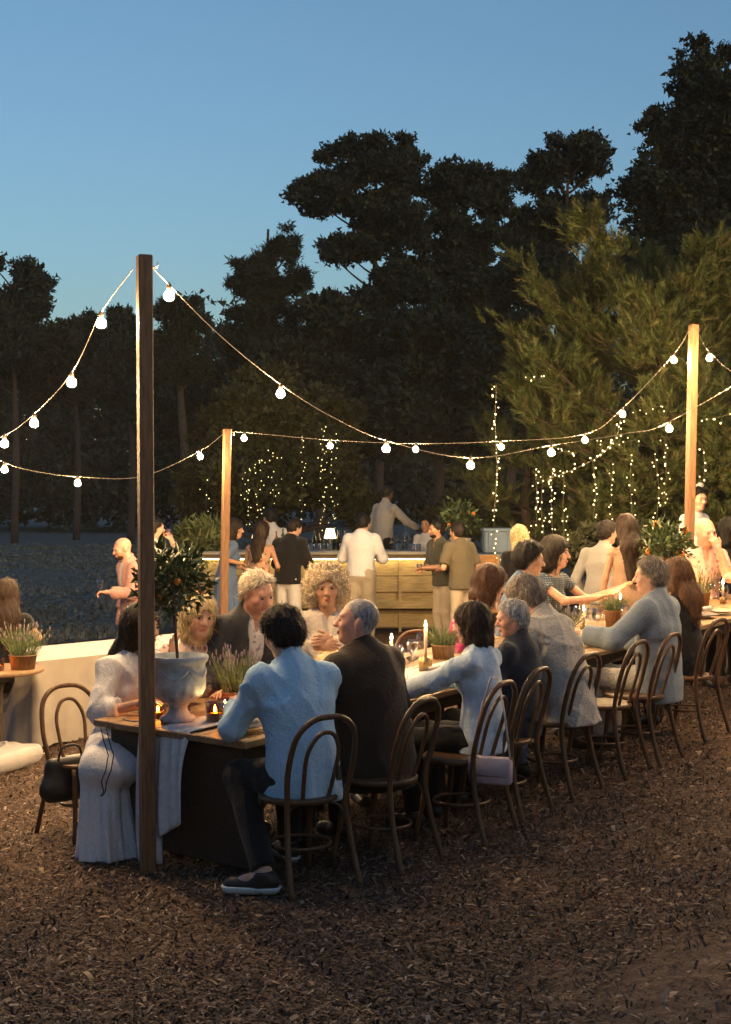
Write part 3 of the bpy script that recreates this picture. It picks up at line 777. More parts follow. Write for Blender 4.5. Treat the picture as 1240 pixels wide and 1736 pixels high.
def build_grass():
    n = 26000; r = RNG
    y = 12.5 + (r.random(n) ** 1.6) * 60; x = r.uniform(-1, .12, n) * y * .30
    k = field_amount(x, y) + .3 * noise2(x, y, 2, 9) > .25; x, y = x[k], y[k]; n = len(x)
    z = gz(x) - np.clip(field_amount(x, y), 0, 3) * .03 - .01; h = r.uniform(.05, .16, n) * (.7 + .5 * noise2(x, y, 1.2, 4)); a = r.uniform(0, 3.14, n); w = .02 + .0012 * y
    dx, dy = np.cos(a) * w, np.sin(a) * w; lx, ly = r.normal(0, .05, n), r.normal(0, .05, n)
    V = np.stack([np.stack([x - dx, y - dy, z], 1), np.stack([x + dx, y + dy, z], 1), np.stack([x + lx, y + ly, z + h], 1)], 1).reshape(-1, 3)
    Q = np.arange(3 * n).reshape(-1, 3)
    c = np.array([.17, .172, .15]) * r.uniform(.6, 1.4, (n, 1)); C = np.repeat(np.concatenate([c, np.ones((n, 1))], 1), 3, 0)
    o = link('grass', mkmesh('grass', V, Q, attrmat('grass_blade', .9), smooth=False, col=C)); tag(o, 'rough dry grass covering the dim field beyond the clearing', 'grass', kind='stuff')
build_grass()

# ---------------------------------------------------------------- trees
def leafmat(name): return attrmat(name, .75, .2)
BARK = M('bark', (.075, .055, .042), .9, .35, 22, .8, 40, stretch=(1, 1, .25))
def tree_mesh(blobs, n, size, rng, cols, tris=5, needle=False):
    """tufts of leaf-sized faces spread through lumpy blobs: (cx,cy,cz, rx,ry,rz)"""
    bl = np.array(blobs, float); vol = np.prod(bl[:, 3:] ** .75, 1); bi = rng.choice(len(bl), n, p=vol / vol.sum())
    d = rng.normal(size=(n, 3)); d /= np.linalg.norm(d, axis=1)[:, None]; rad = rng.random(n) ** .45
    rad *= 1 + .22 * np.sin(5 * d[:, 0] + bi) * np.sin(6 * d[:, 2] + 2 * bi) 
    c = bl[bi, :3] + d * rad[:, None] * bl[bi, 3:]
    V = []; sz = size * rng.uniform(.5, 1.4, n)
    for k in range(tris):
        e = d * .7 + rng.normal(size=(n, 3)) * .8 + np.array([0, 0, .35]); e /= np.linalg.norm(e, axis=1)[:, None]
        f = np.cross(e, rng.normal(size=(n, 3))); f /= np.linalg.norm(f, axis=1)[:, None] + 1e-6
        o = c + rng.normal(size=(n, 3)) * (sz * .35)[:, None]
        wd = (.16 if needle else .36) * sz[:, None]
        V.append(np.stack([o - f * wd, o + f * wd, o + e * sz[:, None]], 1))
    V = np.concatenate(V); m = len(V); Q = np.arange(3 * m).reshape(-1, 3)
    cc = np.array(cols)[rng.integers(0, len(cols), n)] * rng.uniform(.6, 1.35, (n, 1)); cc = np.tile(cc, (tris, 1))
    C = np.repeat(np.concatenate([cc, np.ones((m, 1))], 1), 3, 0)
    return V.reshape(-1, 3), Q, C
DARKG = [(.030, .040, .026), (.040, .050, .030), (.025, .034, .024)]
def tree(label, px, d, crowns, n=5000, size=.4, cols=DARKG, tris=4, group=None, needle=False, trunk=.22, name='pine_tree'):
    """crowns: list of (px, py, half width px, half height px) as seen from the clearing, at depth d"""
    rng = np.random.default_rng(int(px * 7 + d)); x0 = (px - CX) * d / F; g = float(gz(x0)); root = thing(name, label, 'tree', (x0, d, g), 0, group)
    s = d / F; bl = []
    for (cx, cy, hw, hh) in crowns:                                   # each bough mass breaks up into many small clumps with gaps between
        k = int(9 + hw * hh / 260)
        for i in range(k):
            d3 = rng.normal(size=3); d3 /= np.linalg.norm(d3); q = rng.random() ** .4 * .88; f = rng.uniform(.20, .40)
            w = (hw * hh) ** .5 * s * f
            bl.append(((cx - px + d3[0] * q * hw) * s, d3[1] * q * hw * s, EYE - (cy - HZ) * s - g + d3[2] * q * hh * s, w * 1.25, w * 1.25, w * .78))
    V, Q, C = tree_mesh(bl, int(n * 2.3), size * .55, rng, cols, tris, needle)
    link('crown', mkmesh('crown', V, Q, leafmat('leaf'), smooth=False, col=C), root)
    b = MB(); top = max(q[2] for q in bl); pts = catmull([(0, 0, -.2), (.1, 0, top * .35), (-.1, .1, top * .7), (.0, 0, top)], 4)
    b.tube(pts, [trunk * (1 - .8 * i / (len(pts) - 1)) for i in range(len(pts))], 7)
    for q in bl[::7]:
        z0 = max(.3 * top, q[2] - abs(q[0]) * .6 - .4); b.tube(catmull([(0, 0, min(z0, top * .9)), (q[0] * .5, q[1] * .5, (z0 + q[2]) / 2 - .1), (q[0], q[1], q[2])], 3), [trunk * .35 * (1 - .25 * i / 2) * .8 for i in range(7)], 5)
    b.build('trunk', BARK, root)
    return root
G = 'dark trees beyond the clearing'
tree('tall rounded dark pine with an open crown, tallest behind the bar', 640, 58, [(640, 290, 72, 62), (560, 330, 72, 42), (590, 265, 50, 35), (690, 270, 35, 45), (660, 380, 75, 60), (600, 420, 70, 30), (690, 480, 60, 60), (640, 560, 80, 70)], 9000, .30, tris=5, group=G)
tree('dark flat-topped pine touching the tallest pine behind the bar', 790, 60, [(790, 310, 75, 48), (740, 330, 45, 40), (840, 330, 40, 45), (800, 400, 75, 50), (770, 490, 85, 70), (820, 570, 80, 80)], 8000, .30, tris=5, group=G)
tree('dark pointed tree with ragged spiky outline beside the tallest pine', 455, 52, [(490, 415, 24, 38), (465, 430, 24, 40), (420, 465, 26, 45), (398, 470, 16, 45), (455, 490, 50, 55), (505, 470, 25, 45), (430, 540, 50, 45), (460, 570, 70, 70), (395, 590, 30, 50)], 9000, .26, tris=5, group=G, needle=True)
tree('thin see-through dusky tree behind the wooden post', 310, 46, [(305, 560, 46, 55), (332, 540, 25, 38), (280, 580, 28, 38), (310, 620, 55, 40)], 3600, .24, tris=4, group=G, needle=True)
tree('dark bushy pine rising between the lit pine and the flat-topped pine', 965, 62, [(965, 280, 62, 60), (905, 300, 30, 38), (1010, 270, 30, 42), (960, 370, 75, 60), (890, 390, 45, 55), (930, 480, 80, 80)], 7500, .30, tris=5, group=G)
tree('huge black tree towering behind the lit pine', 1200, 40, [(1200, 170, 85, 80), (1110, 215, 42, 52), (1180, 95, 30, 40), (1230, 85, 28, 35), (1250, 260, 110, 110), (1130, 330, 85, 95), (1220, 430, 120, 120), (1100, 470, 70, 90)], 12000, .24, tris=5, group=G)
tree('rounded dark tree at the far end of the field', 25, 75, [(25, 500, 58, 62), (-40, 500, 60, 70), (60, 520, 30, 35), (10, 600, 110, 70)], 6000, .42, tris=4, group=G)
for lb, px, d, cr in (('low dark tree standing at the end of the field behind the bulb string', 130, 80, [(130, 600, 90, 55), (100, 640, 80, 60), (165, 560, 40, 30)]),
                      ('low dark tree with uneven top directly behind the tall wooden post', 222, 72, [(215, 570, 45, 50), (240, 640, 80, 70)]),
                      ('dark shrubby tree below the thin see-through tree', 330, 62, [(330, 690, 90, 80), (290, 660, 50, 50)]),
                      ('dense dark thicket below the pointed tree', 540, 50, [(560, 560, 60, 70), (520, 650, 90, 80), (600, 700, 90, 90)]),
                      ('dense dark thicket below the two pines behind the bar', 740, 48, [(740, 600, 85, 80), (700, 700, 100, 90), (800, 690, 90, 90)]),
                      ('dense dark tree filling the gap left of the lit pine', 860, 46, [(870, 470, 45, 60), (870, 580, 70, 80), (850, 690, 80, 90)])):
    tree(lb, px, d, cr, 4500, .40, tris=4, group=G, name='dark_tree')
# far-off wood closing the view
def far_wood():
    rng = np.random.default_rng(5); bl = []
    for px in range(-500, 1800, 36):
        d = rng.uniform(95, 120); s = d / F; top = 600 + 40 * math.sin(px * .013) + rng.uniform(-25, 25)
        if px > 260: top -= 60
        x = (px - CX) * s; zt = EYE - (top - HZ) * s
        bl.append((x, d, zt * .6, 2.6, 2.2, zt * .4)); bl.append((x + 1, d - 3, zt * .25, 3.0, 2.2, zt * .28))
    V, Q, C = tree_mesh(bl, 60000, .5, rng, DARKG, 3)
    o = link('distant_wood', mkmesh('distant_wood', V, Q, leafmat('leaf'), smooth=False, col=C)); tag(o, 'unbroken dark wood along the far edge of the field', 'wood', kind='stuff')
far_wood()
def unseen_shade_wood():                                       # unseen wood added behind the viewer to cut the low sky light
    rng = np.random.default_rng(15); bl = []
    for k in range(46):
        a = math.radians(170 + 200 * k / 45); r = rng.uniform(17, 22); x, y = math.cos(a) * r, 3 + math.sin(a) * r; h = rng.uniform(5.5, 8.5)
        bl.append((x, y, h * .62, 1.7, 1.7, h * .36)); bl.append((x + .5, y, h * .25, 1.6, 1.6, h * .27))
    V, Q, C = tree_mesh(bl, 15000, .55, rng, DARKG, 4)
    o = link('shade_wood', mkmesh('shade_wood', V, Q, leafmat('leaf'), smooth=False, col=C)); tag(o, 'unseen dark wood added to shade the near side of the clearing', 'wood', kind='stuff')
unseen_shade_wood()
def dry_bank():                                        # a pale low bank of dry grass where the field ends
    V = []; a = [(-520, 884), (-200, 886), (0, 882), (120, 874), (260, 867), (420, 866)]
    pts = [onground(px, py) for px, py in a]; mb = MB(); n = len(pts); P = []
    for i, p in enumerate(pts):
        P += [(p.x, p.y - 1.2, p.z - .1), (p.x, p.y, p.z + .55 + .1 * (i % 2)), (p.x, p.y + 1.2, p.z - .1)]
    mb.add(P, [(3 * i + k, 3 * i + 3 + k, 3 * i + 4 + k, 3 * i + 1 + k) for i in range(n - 1) for k in (0, 1)])
    o = mb.build('earth_bank', M('dry_bank', (.14, .12, .095), .95, .4, 1.5, .6, 6)); tag(o, 'low pale bank of dry grass at the end of the field', 'bank', kind='structure')
dry_bank()
# the young pine lit by the bulbs
def lit_pine(label, px, d, top_py, halfw_px, nshoot, seed, cols, base_py=None, wid=1.0, nlimb=62):
    rng = np.random.default_rng(seed); x0 = (px - CX) * d / F; g = float(gz(x0)); s = d / F
    root = thing('pine_tree', label, 'tree', (x0, d, g)); Ht = EYE - (top_py - HZ) * s - g; Rr = halfw_px * s
    tr = MB(); P = catmull([(0, 0, -.1), (.12, .1, Ht * .3), (-.08, 0, Ht * .6), (.05, .05, Ht * .97)], 5)
    tr.tube(P, [.13 * (1 - .85 * i / (len(P) - 1)) + .01 for i in range(len(P))], 8); tr.build('trunk', BARK, root)
    tips = []; lb = []
    for i in range(nlimb):
        u = (i + .5) / nlimb; z0 = Ht * (.06 + .88 * u); a = i * 2.399 + rng.normal(0, .25)
        prof = (math.sin(math.pi * min(.18 + .82 * (1 - u), 1)) ** .7) if u < .9 else .3
        L = Rr * (.35 + .75 * prof) * rng.uniform(.75, 1.1); up = .22 + .42 * u
        dirx, diry = math.cos(a), math.sin(a)
        Q = [(0, 0, z0), (dirx * L * .35, diry * L * .35, z0 + L * up * .15), (dirx * L * .7, diry * L * .7, z0 + L * up * .45), (dirx * L, diry * L, z0 + L * up * .95)]
        C = catmull(Q, 5); m = MB(); r0 = .012 + .03 * (1 - u) * (L / Rr)
        m.tube(C, [r0 * (1 - .8 * k / (len(C) - 1)) for k in range(len(C))], 5, cap=False)
        C = [np.array(c) for c in C]
        nb = int(7 + 9 * L / Rr)
        for j in range(nb):
            f = rng.uniform(.28, 1.); k = min(int(f * (len(C) - 1)), len(C) - 2); o = C[k] + (C[k + 1] - C[k]) * (f * (len(C) - 1) - k)
            al = a + rng.normal(0, .9); l2 = L * rng.uniform(.16, .36) * (1.25 - f * .5)
            e = o + np.array([math.cos(al) * l2, math.sin(al) * l2, l2 * rng.uniform(.25, .8)])
            m.tube([o, (o + e) / 2 - np.array([0, 0, .04 * l2]), e], [r0 * .35, r0 * .25, .004], 4, cap=False)
            for _ in range(3):
                w = rng.uniform(.3, 1.); tips.append((o + (e - o) * w, unit(e - o + rng.normal(0, .35, 3) * l2 + np.array([0, 0, .35 * l2]))))
            tips.append((e, unit(e - o + np.array([0, 0, l2 * .5]))))
        lb.append(m)
    for m in lb: m.build('limb', BARK, root)
    T = np.array([t[0] for t in tips]); D = np.array([t[1] for t in tips]); n = len(T)
    rep = max(1, int(round(nshoot / n))); T = np.repeat(T, rep, 0) + rng.normal(0, .075, (n * rep, 3)) * (np.arange(n * rep) % rep > 0)[:, None]; D = np.repeat(D, rep, 0) + rng.normal(0, .35, (n * rep, 3)); D[:, 2] += .15; D = unit_rows(D); n = len(T)
    K = 32; Lsh = rng.uniform(.10, .22, n); pos = np.tile(np.linspace(0, 1, K), (n, 1)); ang = rng.uniform(0, 6.28, (n, K))
    B1 = unit_rows(np.cross(D, rng.normal(size=(n, 3)))); B2 = np.cross(D, B1)
    o = T[:, None] + D[:, None] * (pos * Lsh[:, None])[..., None]
    rad = B1[:, None] * np.cos(ang)[..., None] + B2[:, None] * np.sin(ang)[..., None]
    e = unit_rows((rad * .8 + D[:, None] * .75 + np.array([0, 0, .12])).reshape(-1, 3)).reshape(n, K, 3); nl = rng.uniform(.06, .11, (n, K, 1))
    sd = np.cross(e, D[:, None]); sd /= np.linalg.norm(sd, axis=2)[..., None] + 1e-6
    w = .0032 * wid
    V = np.stack([o - sd * w, o + sd * w, o + e * nl], 2).reshape(-1, 3); m = n * K; Qf = np.arange(3 * m).reshape(-1, 3)
    cc = np.array(cols)[rng.integers(0, len(cols), n)] * rng.uniform(.7, 1.3, (n, 1)); cc = np.repeat(cc, K * 3, 0)
    link('crown', mkmesh('crown', V, Qf, leafmat('leaf'), smooth=False, col=np.concatenate([cc, np.ones((len(cc), 1))], 1)), root)
    return root
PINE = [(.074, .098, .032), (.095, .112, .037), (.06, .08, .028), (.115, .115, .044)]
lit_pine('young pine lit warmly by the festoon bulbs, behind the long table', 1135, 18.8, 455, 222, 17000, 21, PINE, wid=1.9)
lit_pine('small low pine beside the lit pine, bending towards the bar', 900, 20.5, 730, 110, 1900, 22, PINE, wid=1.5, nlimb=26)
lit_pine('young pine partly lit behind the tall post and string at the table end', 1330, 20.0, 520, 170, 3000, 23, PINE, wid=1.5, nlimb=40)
tree('large dim bush hung with fairy lights behind the bar', 455, 25.5, [(455, 700, 100, 80), (380, 760, 80, 70), (540, 760, 75, 80), (460, 810, 140, 70), (560, 700, 45, 60), (345, 830, 60, 50), (600, 850, 60, 60)], 11000, .19, cols=[(.045, .052, .024), (.06, .06, .03), (.036, .042, .02)], tris=5, name='bush', trunk=.10)
tree('low dark shrub behind the blue-grey crates', 830, 24.5, [(830, 870, 60, 50), (900, 890, 70, 50), (760, 880, 45, 40)], 3500, .16, cols=[(.07, .075, .035), (.06, .06, .03)], tris=4, name='shrub', trunk=.06)
tree('low dark shrub behind the long-haired guest at the table', 985, 17.0, [(985, 930, 40, 45), (1090, 930, 45, 40)], 2500, .14, cols=[(.05, .055, .03)], tris=4, name='shrub', trunk=.05)
# ---------------------------------------------------------------- furniture
WOODT = M('table_wood', (.30, .19, .10), .55, .3, 7, .25, 60, stretch=(1, 9, 9))
WOODD = M('dark_wood', (.065, .042, .028), .55, .3, 9, .3, 50, stretch=(2, 8, 8))
BENT = M('bentwood', (.11, .058, .027), .38, .3, 10, .1, 60, stretch=(4, 4, 1))
def board(mb, c, d, **k): mb.box(c, d, bevel=.004, **k)
def table(label, t0, L, group='long dining tables in one row'):
    c = tab(t0 + L / 2, TW / 2); root = thing('dining_table', label, 'table', c, TA, group); sl = math.atan((float(gz(c.x + .5)) - float(gz(c.x - .5))) * TU.x)
    root.rotation_euler = (0, -sl, TA)
    nb = 7; w = TW / nb
    for i in range(nb):
        m = MB(); m.box((random.uniform(-.004, .004), -TW / 2 + w * (i + .5), .742 + random.uniform(-.0015, .0015)), (L - .006, w - .006, .036), bevel=.004); m.build('plank', WOODT, root, False)
    m = MB()
    for s in (-1, 1): m.box((0, s * (TW / 2 - .10), .675), (L - .16, .03, .09)); m.box((s * (L / 2 - .08), 0, .675), (.03, TW - .16, .09))
    m.build('apron', WOODD, root, False)
    for sx in (-1, 1):
        for sy in (-1, 1):
            m = MB(); m.box((sx * (L / 2 - .34), sy * (TW / 2 - .30), .345), (.085, .085, .74), bevel=.008); m.build('leg', WOODD, root, False)
    return root
tb = table('plank dining table at the head of the row, under the stone urn', 0, 2.4)
m = MB(); m.box((-1.2 + .10, 0, .36), (.03, TW - .16, .60), bevel=.004); m.build('end_panel', WOODD, tb, False)
table('plank dining table joining the urn table, beside the couple turned to each other', 2.4, 2.4)
table('plank dining table under the citrus tree, third in the row', 4.8, 2.4)
table('plank dining table at the far end of the row', 7.2, 2.6)

def make_chair():
    root = thing('bentwood_chair', '', 'chair')
    def hoop(pts, r): m = MB(); C = catmull(pts, 6); m.tube(C, r, 8); return m
    ob = [(-.205, -.275, 0), (-.185, -.205, .25), (-.172, -.178, .45), (-.190, -.215, .62), (-.172, -.262, .79), (-.098, -.286, .872), (0, -.292, .89)]
    ob += [(-x, y, z) for x, y, z in ob[-2::-1]]
    hoop(ob, .0155).build('back_frame', BENT, root)
    ib = [(-.075, -.165, .455), (-.088, -.200, .58), (-.092, -.236, .70), (-.055, -.262, .785), (0, -.268, .81)]; ib += [(-x, y, z) for x, y, z in ib[-2::-1]]
    hoop(ib, .0115).build('inner_hoop', BENT, root)
    s = MB(); s.lathe([(0, .437), (.195, .437), (.207, .445), (.207, .462), (.198, .470), (.185, .466), (.0, .461)], n=28); s.build('seat', BENT, root)
    for sx in (-1, 1):
        m = MB(); C = catmull([(sx * .148, .125, .445), (sx * .152, .14, .25), (sx * .178, .185, 0)], 4); m.tube(C, [.018] * 5 + [.014] * (len(C) - 5), 8); m.build('leg', BENT, root)
    r = MB(); r.tube([(.158 * math.cos(a), .158 * math.sin(a) - .015, .215) for a in np.linspace(0, 6.2832, 25)[:-1]], .009, 6, closed=True); r.build('ring_stretcher', BENT, root)
    for sx in (-1, 1):
        m = MB(); m.tube(catmull([(sx * .176, -.19, .30), (sx * .15, -.15, .41), (sx * .07, -.13, .435)], 4), .008, 6); m.build('brace', BENT, root)
        m = MB(); m.tube(catmull([(sx * .152, .135, .30), (sx * .135, .11, .40), (sx * .05, .11, .435)], 4), .008, 6); m.build('brace', BENT, root)
    return root
CH0 = make_chair(); _first = [True]
def chair(label, x, y, yaw, z=None):
    c = CH0 if _first[0] else copy_tree(CH0); _first[0] = False
    c.location = (x, y, float(gz(x)) if z is None else z); c.rotation_euler = (0, 0, math.radians(yaw)); c['label'] = label; c['group'] = 'bentwood chairs around the tables'
    return c
def chair_back(label, px, py, yaw):
    """px,py: the point on the ground midway between the back legs"""
    g = onground(px, py); f = Vector((-math.sin(math.radians(yaw)), math.cos(math.radians(yaw)), 0)); s = g + f * .22
    chair(label, s.x, s.y, yaw); return (s.x, s.y)
C1 = chair_back('bentwood chair under the man in the light blue shirt', 545, 1512, 34)
C2 = chair_back('bentwood chair pulled back behind the man in the brown jacket', 703, 1468, 56)
C3 = chair_back('bentwood chair carrying a lilac shoulder bag on its back', 838, 1424, 58)
C4 = chair_back('bentwood chair under the grey-haired man in the navy jacket', 900, 1386, 58)
C5 = chair_back('bentwood chair under the man in the pale linen shirt', 985, 1346, 54)
C6 = chair_back('empty bentwood chair between the linen shirt and the grey-blue blazer', 1070, 1312, 56)
C7 = chair_back('bentwood chair under the man in the grey-blue blazer', 1127, 1292, 56)
C8 = chair_back('bentwood chair under the auburn-haired woman in the dark top', 1207, 1252, 50)
c0 = tab(.36, 1.62); chair('bentwood chair with a black bag on it, under the woman in white', c0.x - .06, c0.y, 218); C0 = (c0.x - .06, c0.y)
cF1 = onground(748, 1208); chair('empty light bentwood chair across the table with its back to the bar', *at(735, 0, 10.55).xy, 205)
chair('light bentwood chair across the table, beside the curly-haired woman', *at(655, 0, 10.0).xy, 215)

# ---------------------------------------------------------------- posts and festoon lights
POSTW = M('post_wood', (.19, .10, .050), .6, .35, 9, .35, 40, stretch=(6, 6, .7))
def post(label, base, top, w, lean=(0, 0)):
    root = thing('wooden_post', label, 'post', base); h = top - base[2] + .3
    m = MB(); m.box((0, 0, h / 2 - .3), (w, w, h), bevel=.006); s = m.build('shaft', POSTW, root, False)
    root.rotation_euler = (lean[0], lean[1], math.radians(22))
    hk = MB(); hk.tube(catmull([(w / 2, 0, h - .36), (w / 2 + .03, 0, h - .36), (w / 2 + .035, 0, h - .335)], 3), .004, 5); hk.build('hook', M('steel', (.4, .4, .4), .35, .1, 10, 0, metal=1), root)
    return root
nb_ = tab(-.075, .69); NP = Vector((nb_.x, nb_.y, at(238, 433, nb_.y).z)); post('tall dark wooden post at the head of the table, beside the urn', nb_, NP.z, .078, (0, -.006))
LPd = 14.8; lb = at(377, 0, LPd); lbz = float(gz(lb.x)); LPt = at(382, 727, LPd); post('slim orange-lit wooden post in front of the woman in the blue dress', (lb.x, lb.y, lbz), LPt.z, .075, (0, .02))
RP = tab(7.55, 1.27); RPt = at(1176, 549, RP.y); post('slim wooden post among the guests behind the citrus tree', RP, RPt.z, .078, (0, .025))
offL = at(-75, 690, 11.6); post('wooden post at the outer end of the festoon string over the lawn', (offL.x, offL.y, float(gz(offL.x))), at(-75, 640, 11.6).z, .09)
nr = Vector((4.4, 8.4, 0)); post('wooden post at the near side of the clearing holding the short festoon string', (nr.x, nr.y, float(gz(nr.x))), 3.45, .09)
offR = at(1330, 600, 13.0); post('wooden post holding the festoon beyond the far table end', (offR.x, offR.y, float(gz(offR.x))), offR.z + .05, .09)

CORD = M('cord', (.16, .14, .12), .6, .1, 20, 0)
BULB = emis('bulb_glow', (1., .63, .28), 1950.)
SOCK = M('socket', (.05, .035, .03), .5, .1, 20, 0)
def bulb_meshes():
    g = MB(); g.lathe([(0, -.105), (.013, -.1035), (.024, -.097), (.031, -.086), (.033, -.075), (.031, -.063), (.024, -.05), (.016, -.042), (.0135, -.036)], n=12)
    s = MB(); s.lathe([(.0145, -.045), (.0165, -.035), (.0165, -.004), (.011, .008), (0, .010)], n=10); s.tube([(0, 0, .006), (0, 0, .02)], .004, 5)
    return g.mesh('bulb', BULB), s.mesh('socket', SOCK)
BM, SM_ = bulb_meshes()
def festoon(label, pts, bulbs, group='festoon strings between the posts', sc=.86):
    """pts: (px,py,depth) of the cord; bulbs: (px,py,depth) of the cord point each bulb hangs from"""
    P = [at(*q) for q in pts]; root = thing('festoon_string', label, 'string lights', P[0], 0, group)
    C = catmull([np.array(p - P[0]) for p in P], 8); m = MB(); m.tube(C, .0028, 5); m.build('cord', CORD, root)
    C = np.array(C)
    for q in bulbs:
        b = np.array(at(*q) - P[0]); i = np.argmin(((C - b)[:, [0, 2]] ** 2).sum(1)); loc = C[i]
        o = link('socket', SM_, root); o.location = loc; o.scale = [sc] * 3
        g = link('bulb', BM, o)
top_n = (240, 440, NP.y)
festoon('festoon string of bulbs falling from the tall post over the lawn', [(226, 455, 7.8), (172, 530, 8.2), (122, 632, 8.8), (58, 702, 9.7), (8, 738, 10.5), (-30, 742, 11.1), (-75, 690, 11.6)],
        [(172, 530, 8.2), (120, 634, 8.8), (57, 702, 9.7), (9, 738, 10.5), (-32, 742, 11.1)])
festoon('festoon string of bulbs sagging from the lawn to the slim lit post', [(-75, 690, 11.6), (-40, 752, 12.), (8, 784, 12.5), (60, 799, 13.), (132, 808, 13.5), (240, 808, 14.1), (340, 764, 14.6), (382, 733, LPd - .03)],
        [(8, 784, 12.5), (132, 808, 13.5), (340, 764, 14.6)])
festoon('festoon string of bulbs sweeping from the tall post over the bar guests', [(250, 442, 7.72), (287, 483, 7.95), (380, 575, 8.8), (476, 652, 9.7), (560, 705, 10.3), (655, 747, 10.9), (798, 776, 11.5), (935, 755, 12.1), (1060, 735, 12.5), (1135, 715, 12.7), (1330, 602, 13.0)],
        [(287, 483, 7.95), (476, 652, 9.7), (655, 747, 10.9), (798, 776, 11.5), (935, 755, 12.1), (1135, 715, 12.7), (1262, 642, 12.9)])
festoon('far festoon string of bulbs between the two slim posts', [(384, 733, LPd), (414, 733, 14.9), (560, 746, 15.2), (705, 752, 15.3), (850, 748, 15.2), (992, 736, 14.9), (1056, 692, 14.6), (1143, 600, 14.2), (1172, 553, RP.y)],
        [(414, 733, 14.9), (560, 746, 15.2), (705, 752, 15.3), (850, 748, 15.2), (992, 736, 14.9), (1056, 692, 14.6), (1143, 600, 14.2)])
nrp = (CX + nr.x * F / nr.y, HZ + (EYE - 3.4) * F / nr.y, nr.y)
festoon('short festoon string running on from the post by the citrus tree', [(1180, 556, RP.y), (1203, 596, 13.6), (1262, 640, 12.8), (1400, 665, 11.2), (1600, 620, 9.6), nrp], [(1203, 597, 13.6), (1275, 645, 12.6), (1400, 665, 11.2), (1520, 650, 10.2), (1660, 585, 9.2)])

# ---------------------------------------------------------------- fairy lights
FAIRY = emis('fairy_glow', (1., .88, .30), 1.2, sample=False); WIRE = M('wire', (.10, .09, .06), .6, .1, 20, 0)
def fairy(label, pts, d, n, jit=7, seed=0, group='fairy light strands hung in the greenery'):
    rng = np.random.default_rng(seed); P = [at(x, y, d + rng.uniform(-.1, .1)) for x, y in pts]; root = thing('fairy_light_strand', label, 'fairy lights', P[-1], 0, group)
    C = np.array(catmull([np.array(p - P[-1]) for p in P], 10)); m = MB(); m.tube(C, .0022, 4, cap=False); m.build('wire', WIRE, root)
    b = MB(); k = rng.uniform(0, len(C) - 1.01, n); k = np.sort(np.linspace(0, len(C) - 1.01, n) + rng.uniform(-.3, .3, n)).clip(0, len(C) - 1.01)
    for q in k:
        i = int(q); c = C[i] + (C[i + 1] - C[i]) * (q - i); j = rng.normal(0, jit * d / F * .5, 3); r = rng.uniform(.0055, .0095)
        b.sphere(c + j, (r, r, r * 1.2), 6, 4)
    o = b.build('lights', FAIRY, root); o['kind'] = 'stuff'
FS = [([(842, 652), (840, 720), (843, 800), (838, 880), (842, 950)], 15.7, 36), ([(908, 800), (911, 850), (908, 915)], 16.1, 15), ([(921, 805), (918, 860), (923, 912)], 16.3, 13), ([(937, 795), (935, 850), (938, 925)], 16.0, 22), ([(957, 800), (955, 870), (958, 925)], 16.4, 14),
      ([(930, 812), (975, 795), (1020, 770), (1045, 740), (1052, 712)], 15.3, 26), ([(1005, 780), (1010, 830), (1006, 880)], 16.1, 12), ([(1040, 790), (1036, 830), (1040, 885)], 16.5, 11), ([(1071, 770), (1069, 820), (1072, 872)], 16.1, 11), ([(1110, 770), (1117, 830), (1112, 895)], 15.9, 15), ([(1128, 745), (1130, 800), (1126, 860)], 16.4, 15),
      ([(890, 642), (905, 643), (925, 640)], 16.7, 5), ([(1070, 700), (1110, 690), (1130, 690)], 16.7, 7), ([(1190, 712), (1215, 708), (1245, 700)], 15.0, 7), ([(1192, 760), (1195, 790), (1193, 815)], 15.0, 6), ([(975, 770), (960, 765), (945, 768)], 16.0, 6), ([(1010, 745), (1040, 752), (1080, 745)], 16.8, 9)]
TXT = ['fairy light strand hanging alone left of the lit pine, the longest one', 'fairy light strand behind the blonde in black, innermost of the cluster', 'fairy light strand close beside the innermost one behind the blonde', 'thickest fairy light strand in the cluster right of the blonde', 'fairy light strand ending above the woman with the fringe',
       'fairy light strand climbing aslant along a pine branch', 'fairy light strand in the pine just below the aslant branch', 'fairy light strand above the couple seen from behind', 'fairy light strand over the long curly hair', 'fairy light strand just left of the citrus tree', 'fairy light strand ending in the citrus tree',
       'tiny fairy light row high in the lit pine, above the longest strand', 'tiny fairy light row in the pine beside the slim post', 'fairy light row beyond the slim post', 'short fairy light strand just beyond the slim post', 'tiny fairy light row near the upper end of the cluster', 'fairy light row in the pine above the couple']
for i, ((p, d, n), tx) in enumerate(zip(FS, TXT)): fairy(tx, p, d, n, seed=100 + i)
FL = [([(470, 772), (445, 778), (425, 800), (420, 840), (424, 888)], 23.6, 34), ([(462, 800), (465, 830), (458, 872)], 23.7, 12), ([(513, 740), (512, 800), (514, 872)], 23.5, 18), ([(548, 725), (545, 780), (550, 840), (545, 895)], 23.4, 30), ([(566, 745), (562, 800), (568, 860), (565, 895)], 23.6, 24), ([(352, 818), (350, 850), (348, 905)], 22.8, 9), ([(440, 810), (436, 850), (442, 890)], 23.7, 12)]
TXL = ['fairy light strand arching over the bush behind the bar', 'fairy light strand inside the arch behind the bar', 'single straight fairy light strand behind the man in black', 'long fairy light strand right of the man in black', 'fairy light strand twisting beside the long one right of the man in black', 'short fairy light strand left of the slim lit post', 'fairy light strand behind the bartender in white']
for i, ((p, d, n), tx) in enumerate(zip(FL, TXL)): fairy(tx, p, d, n, 10, seed=200 + i)

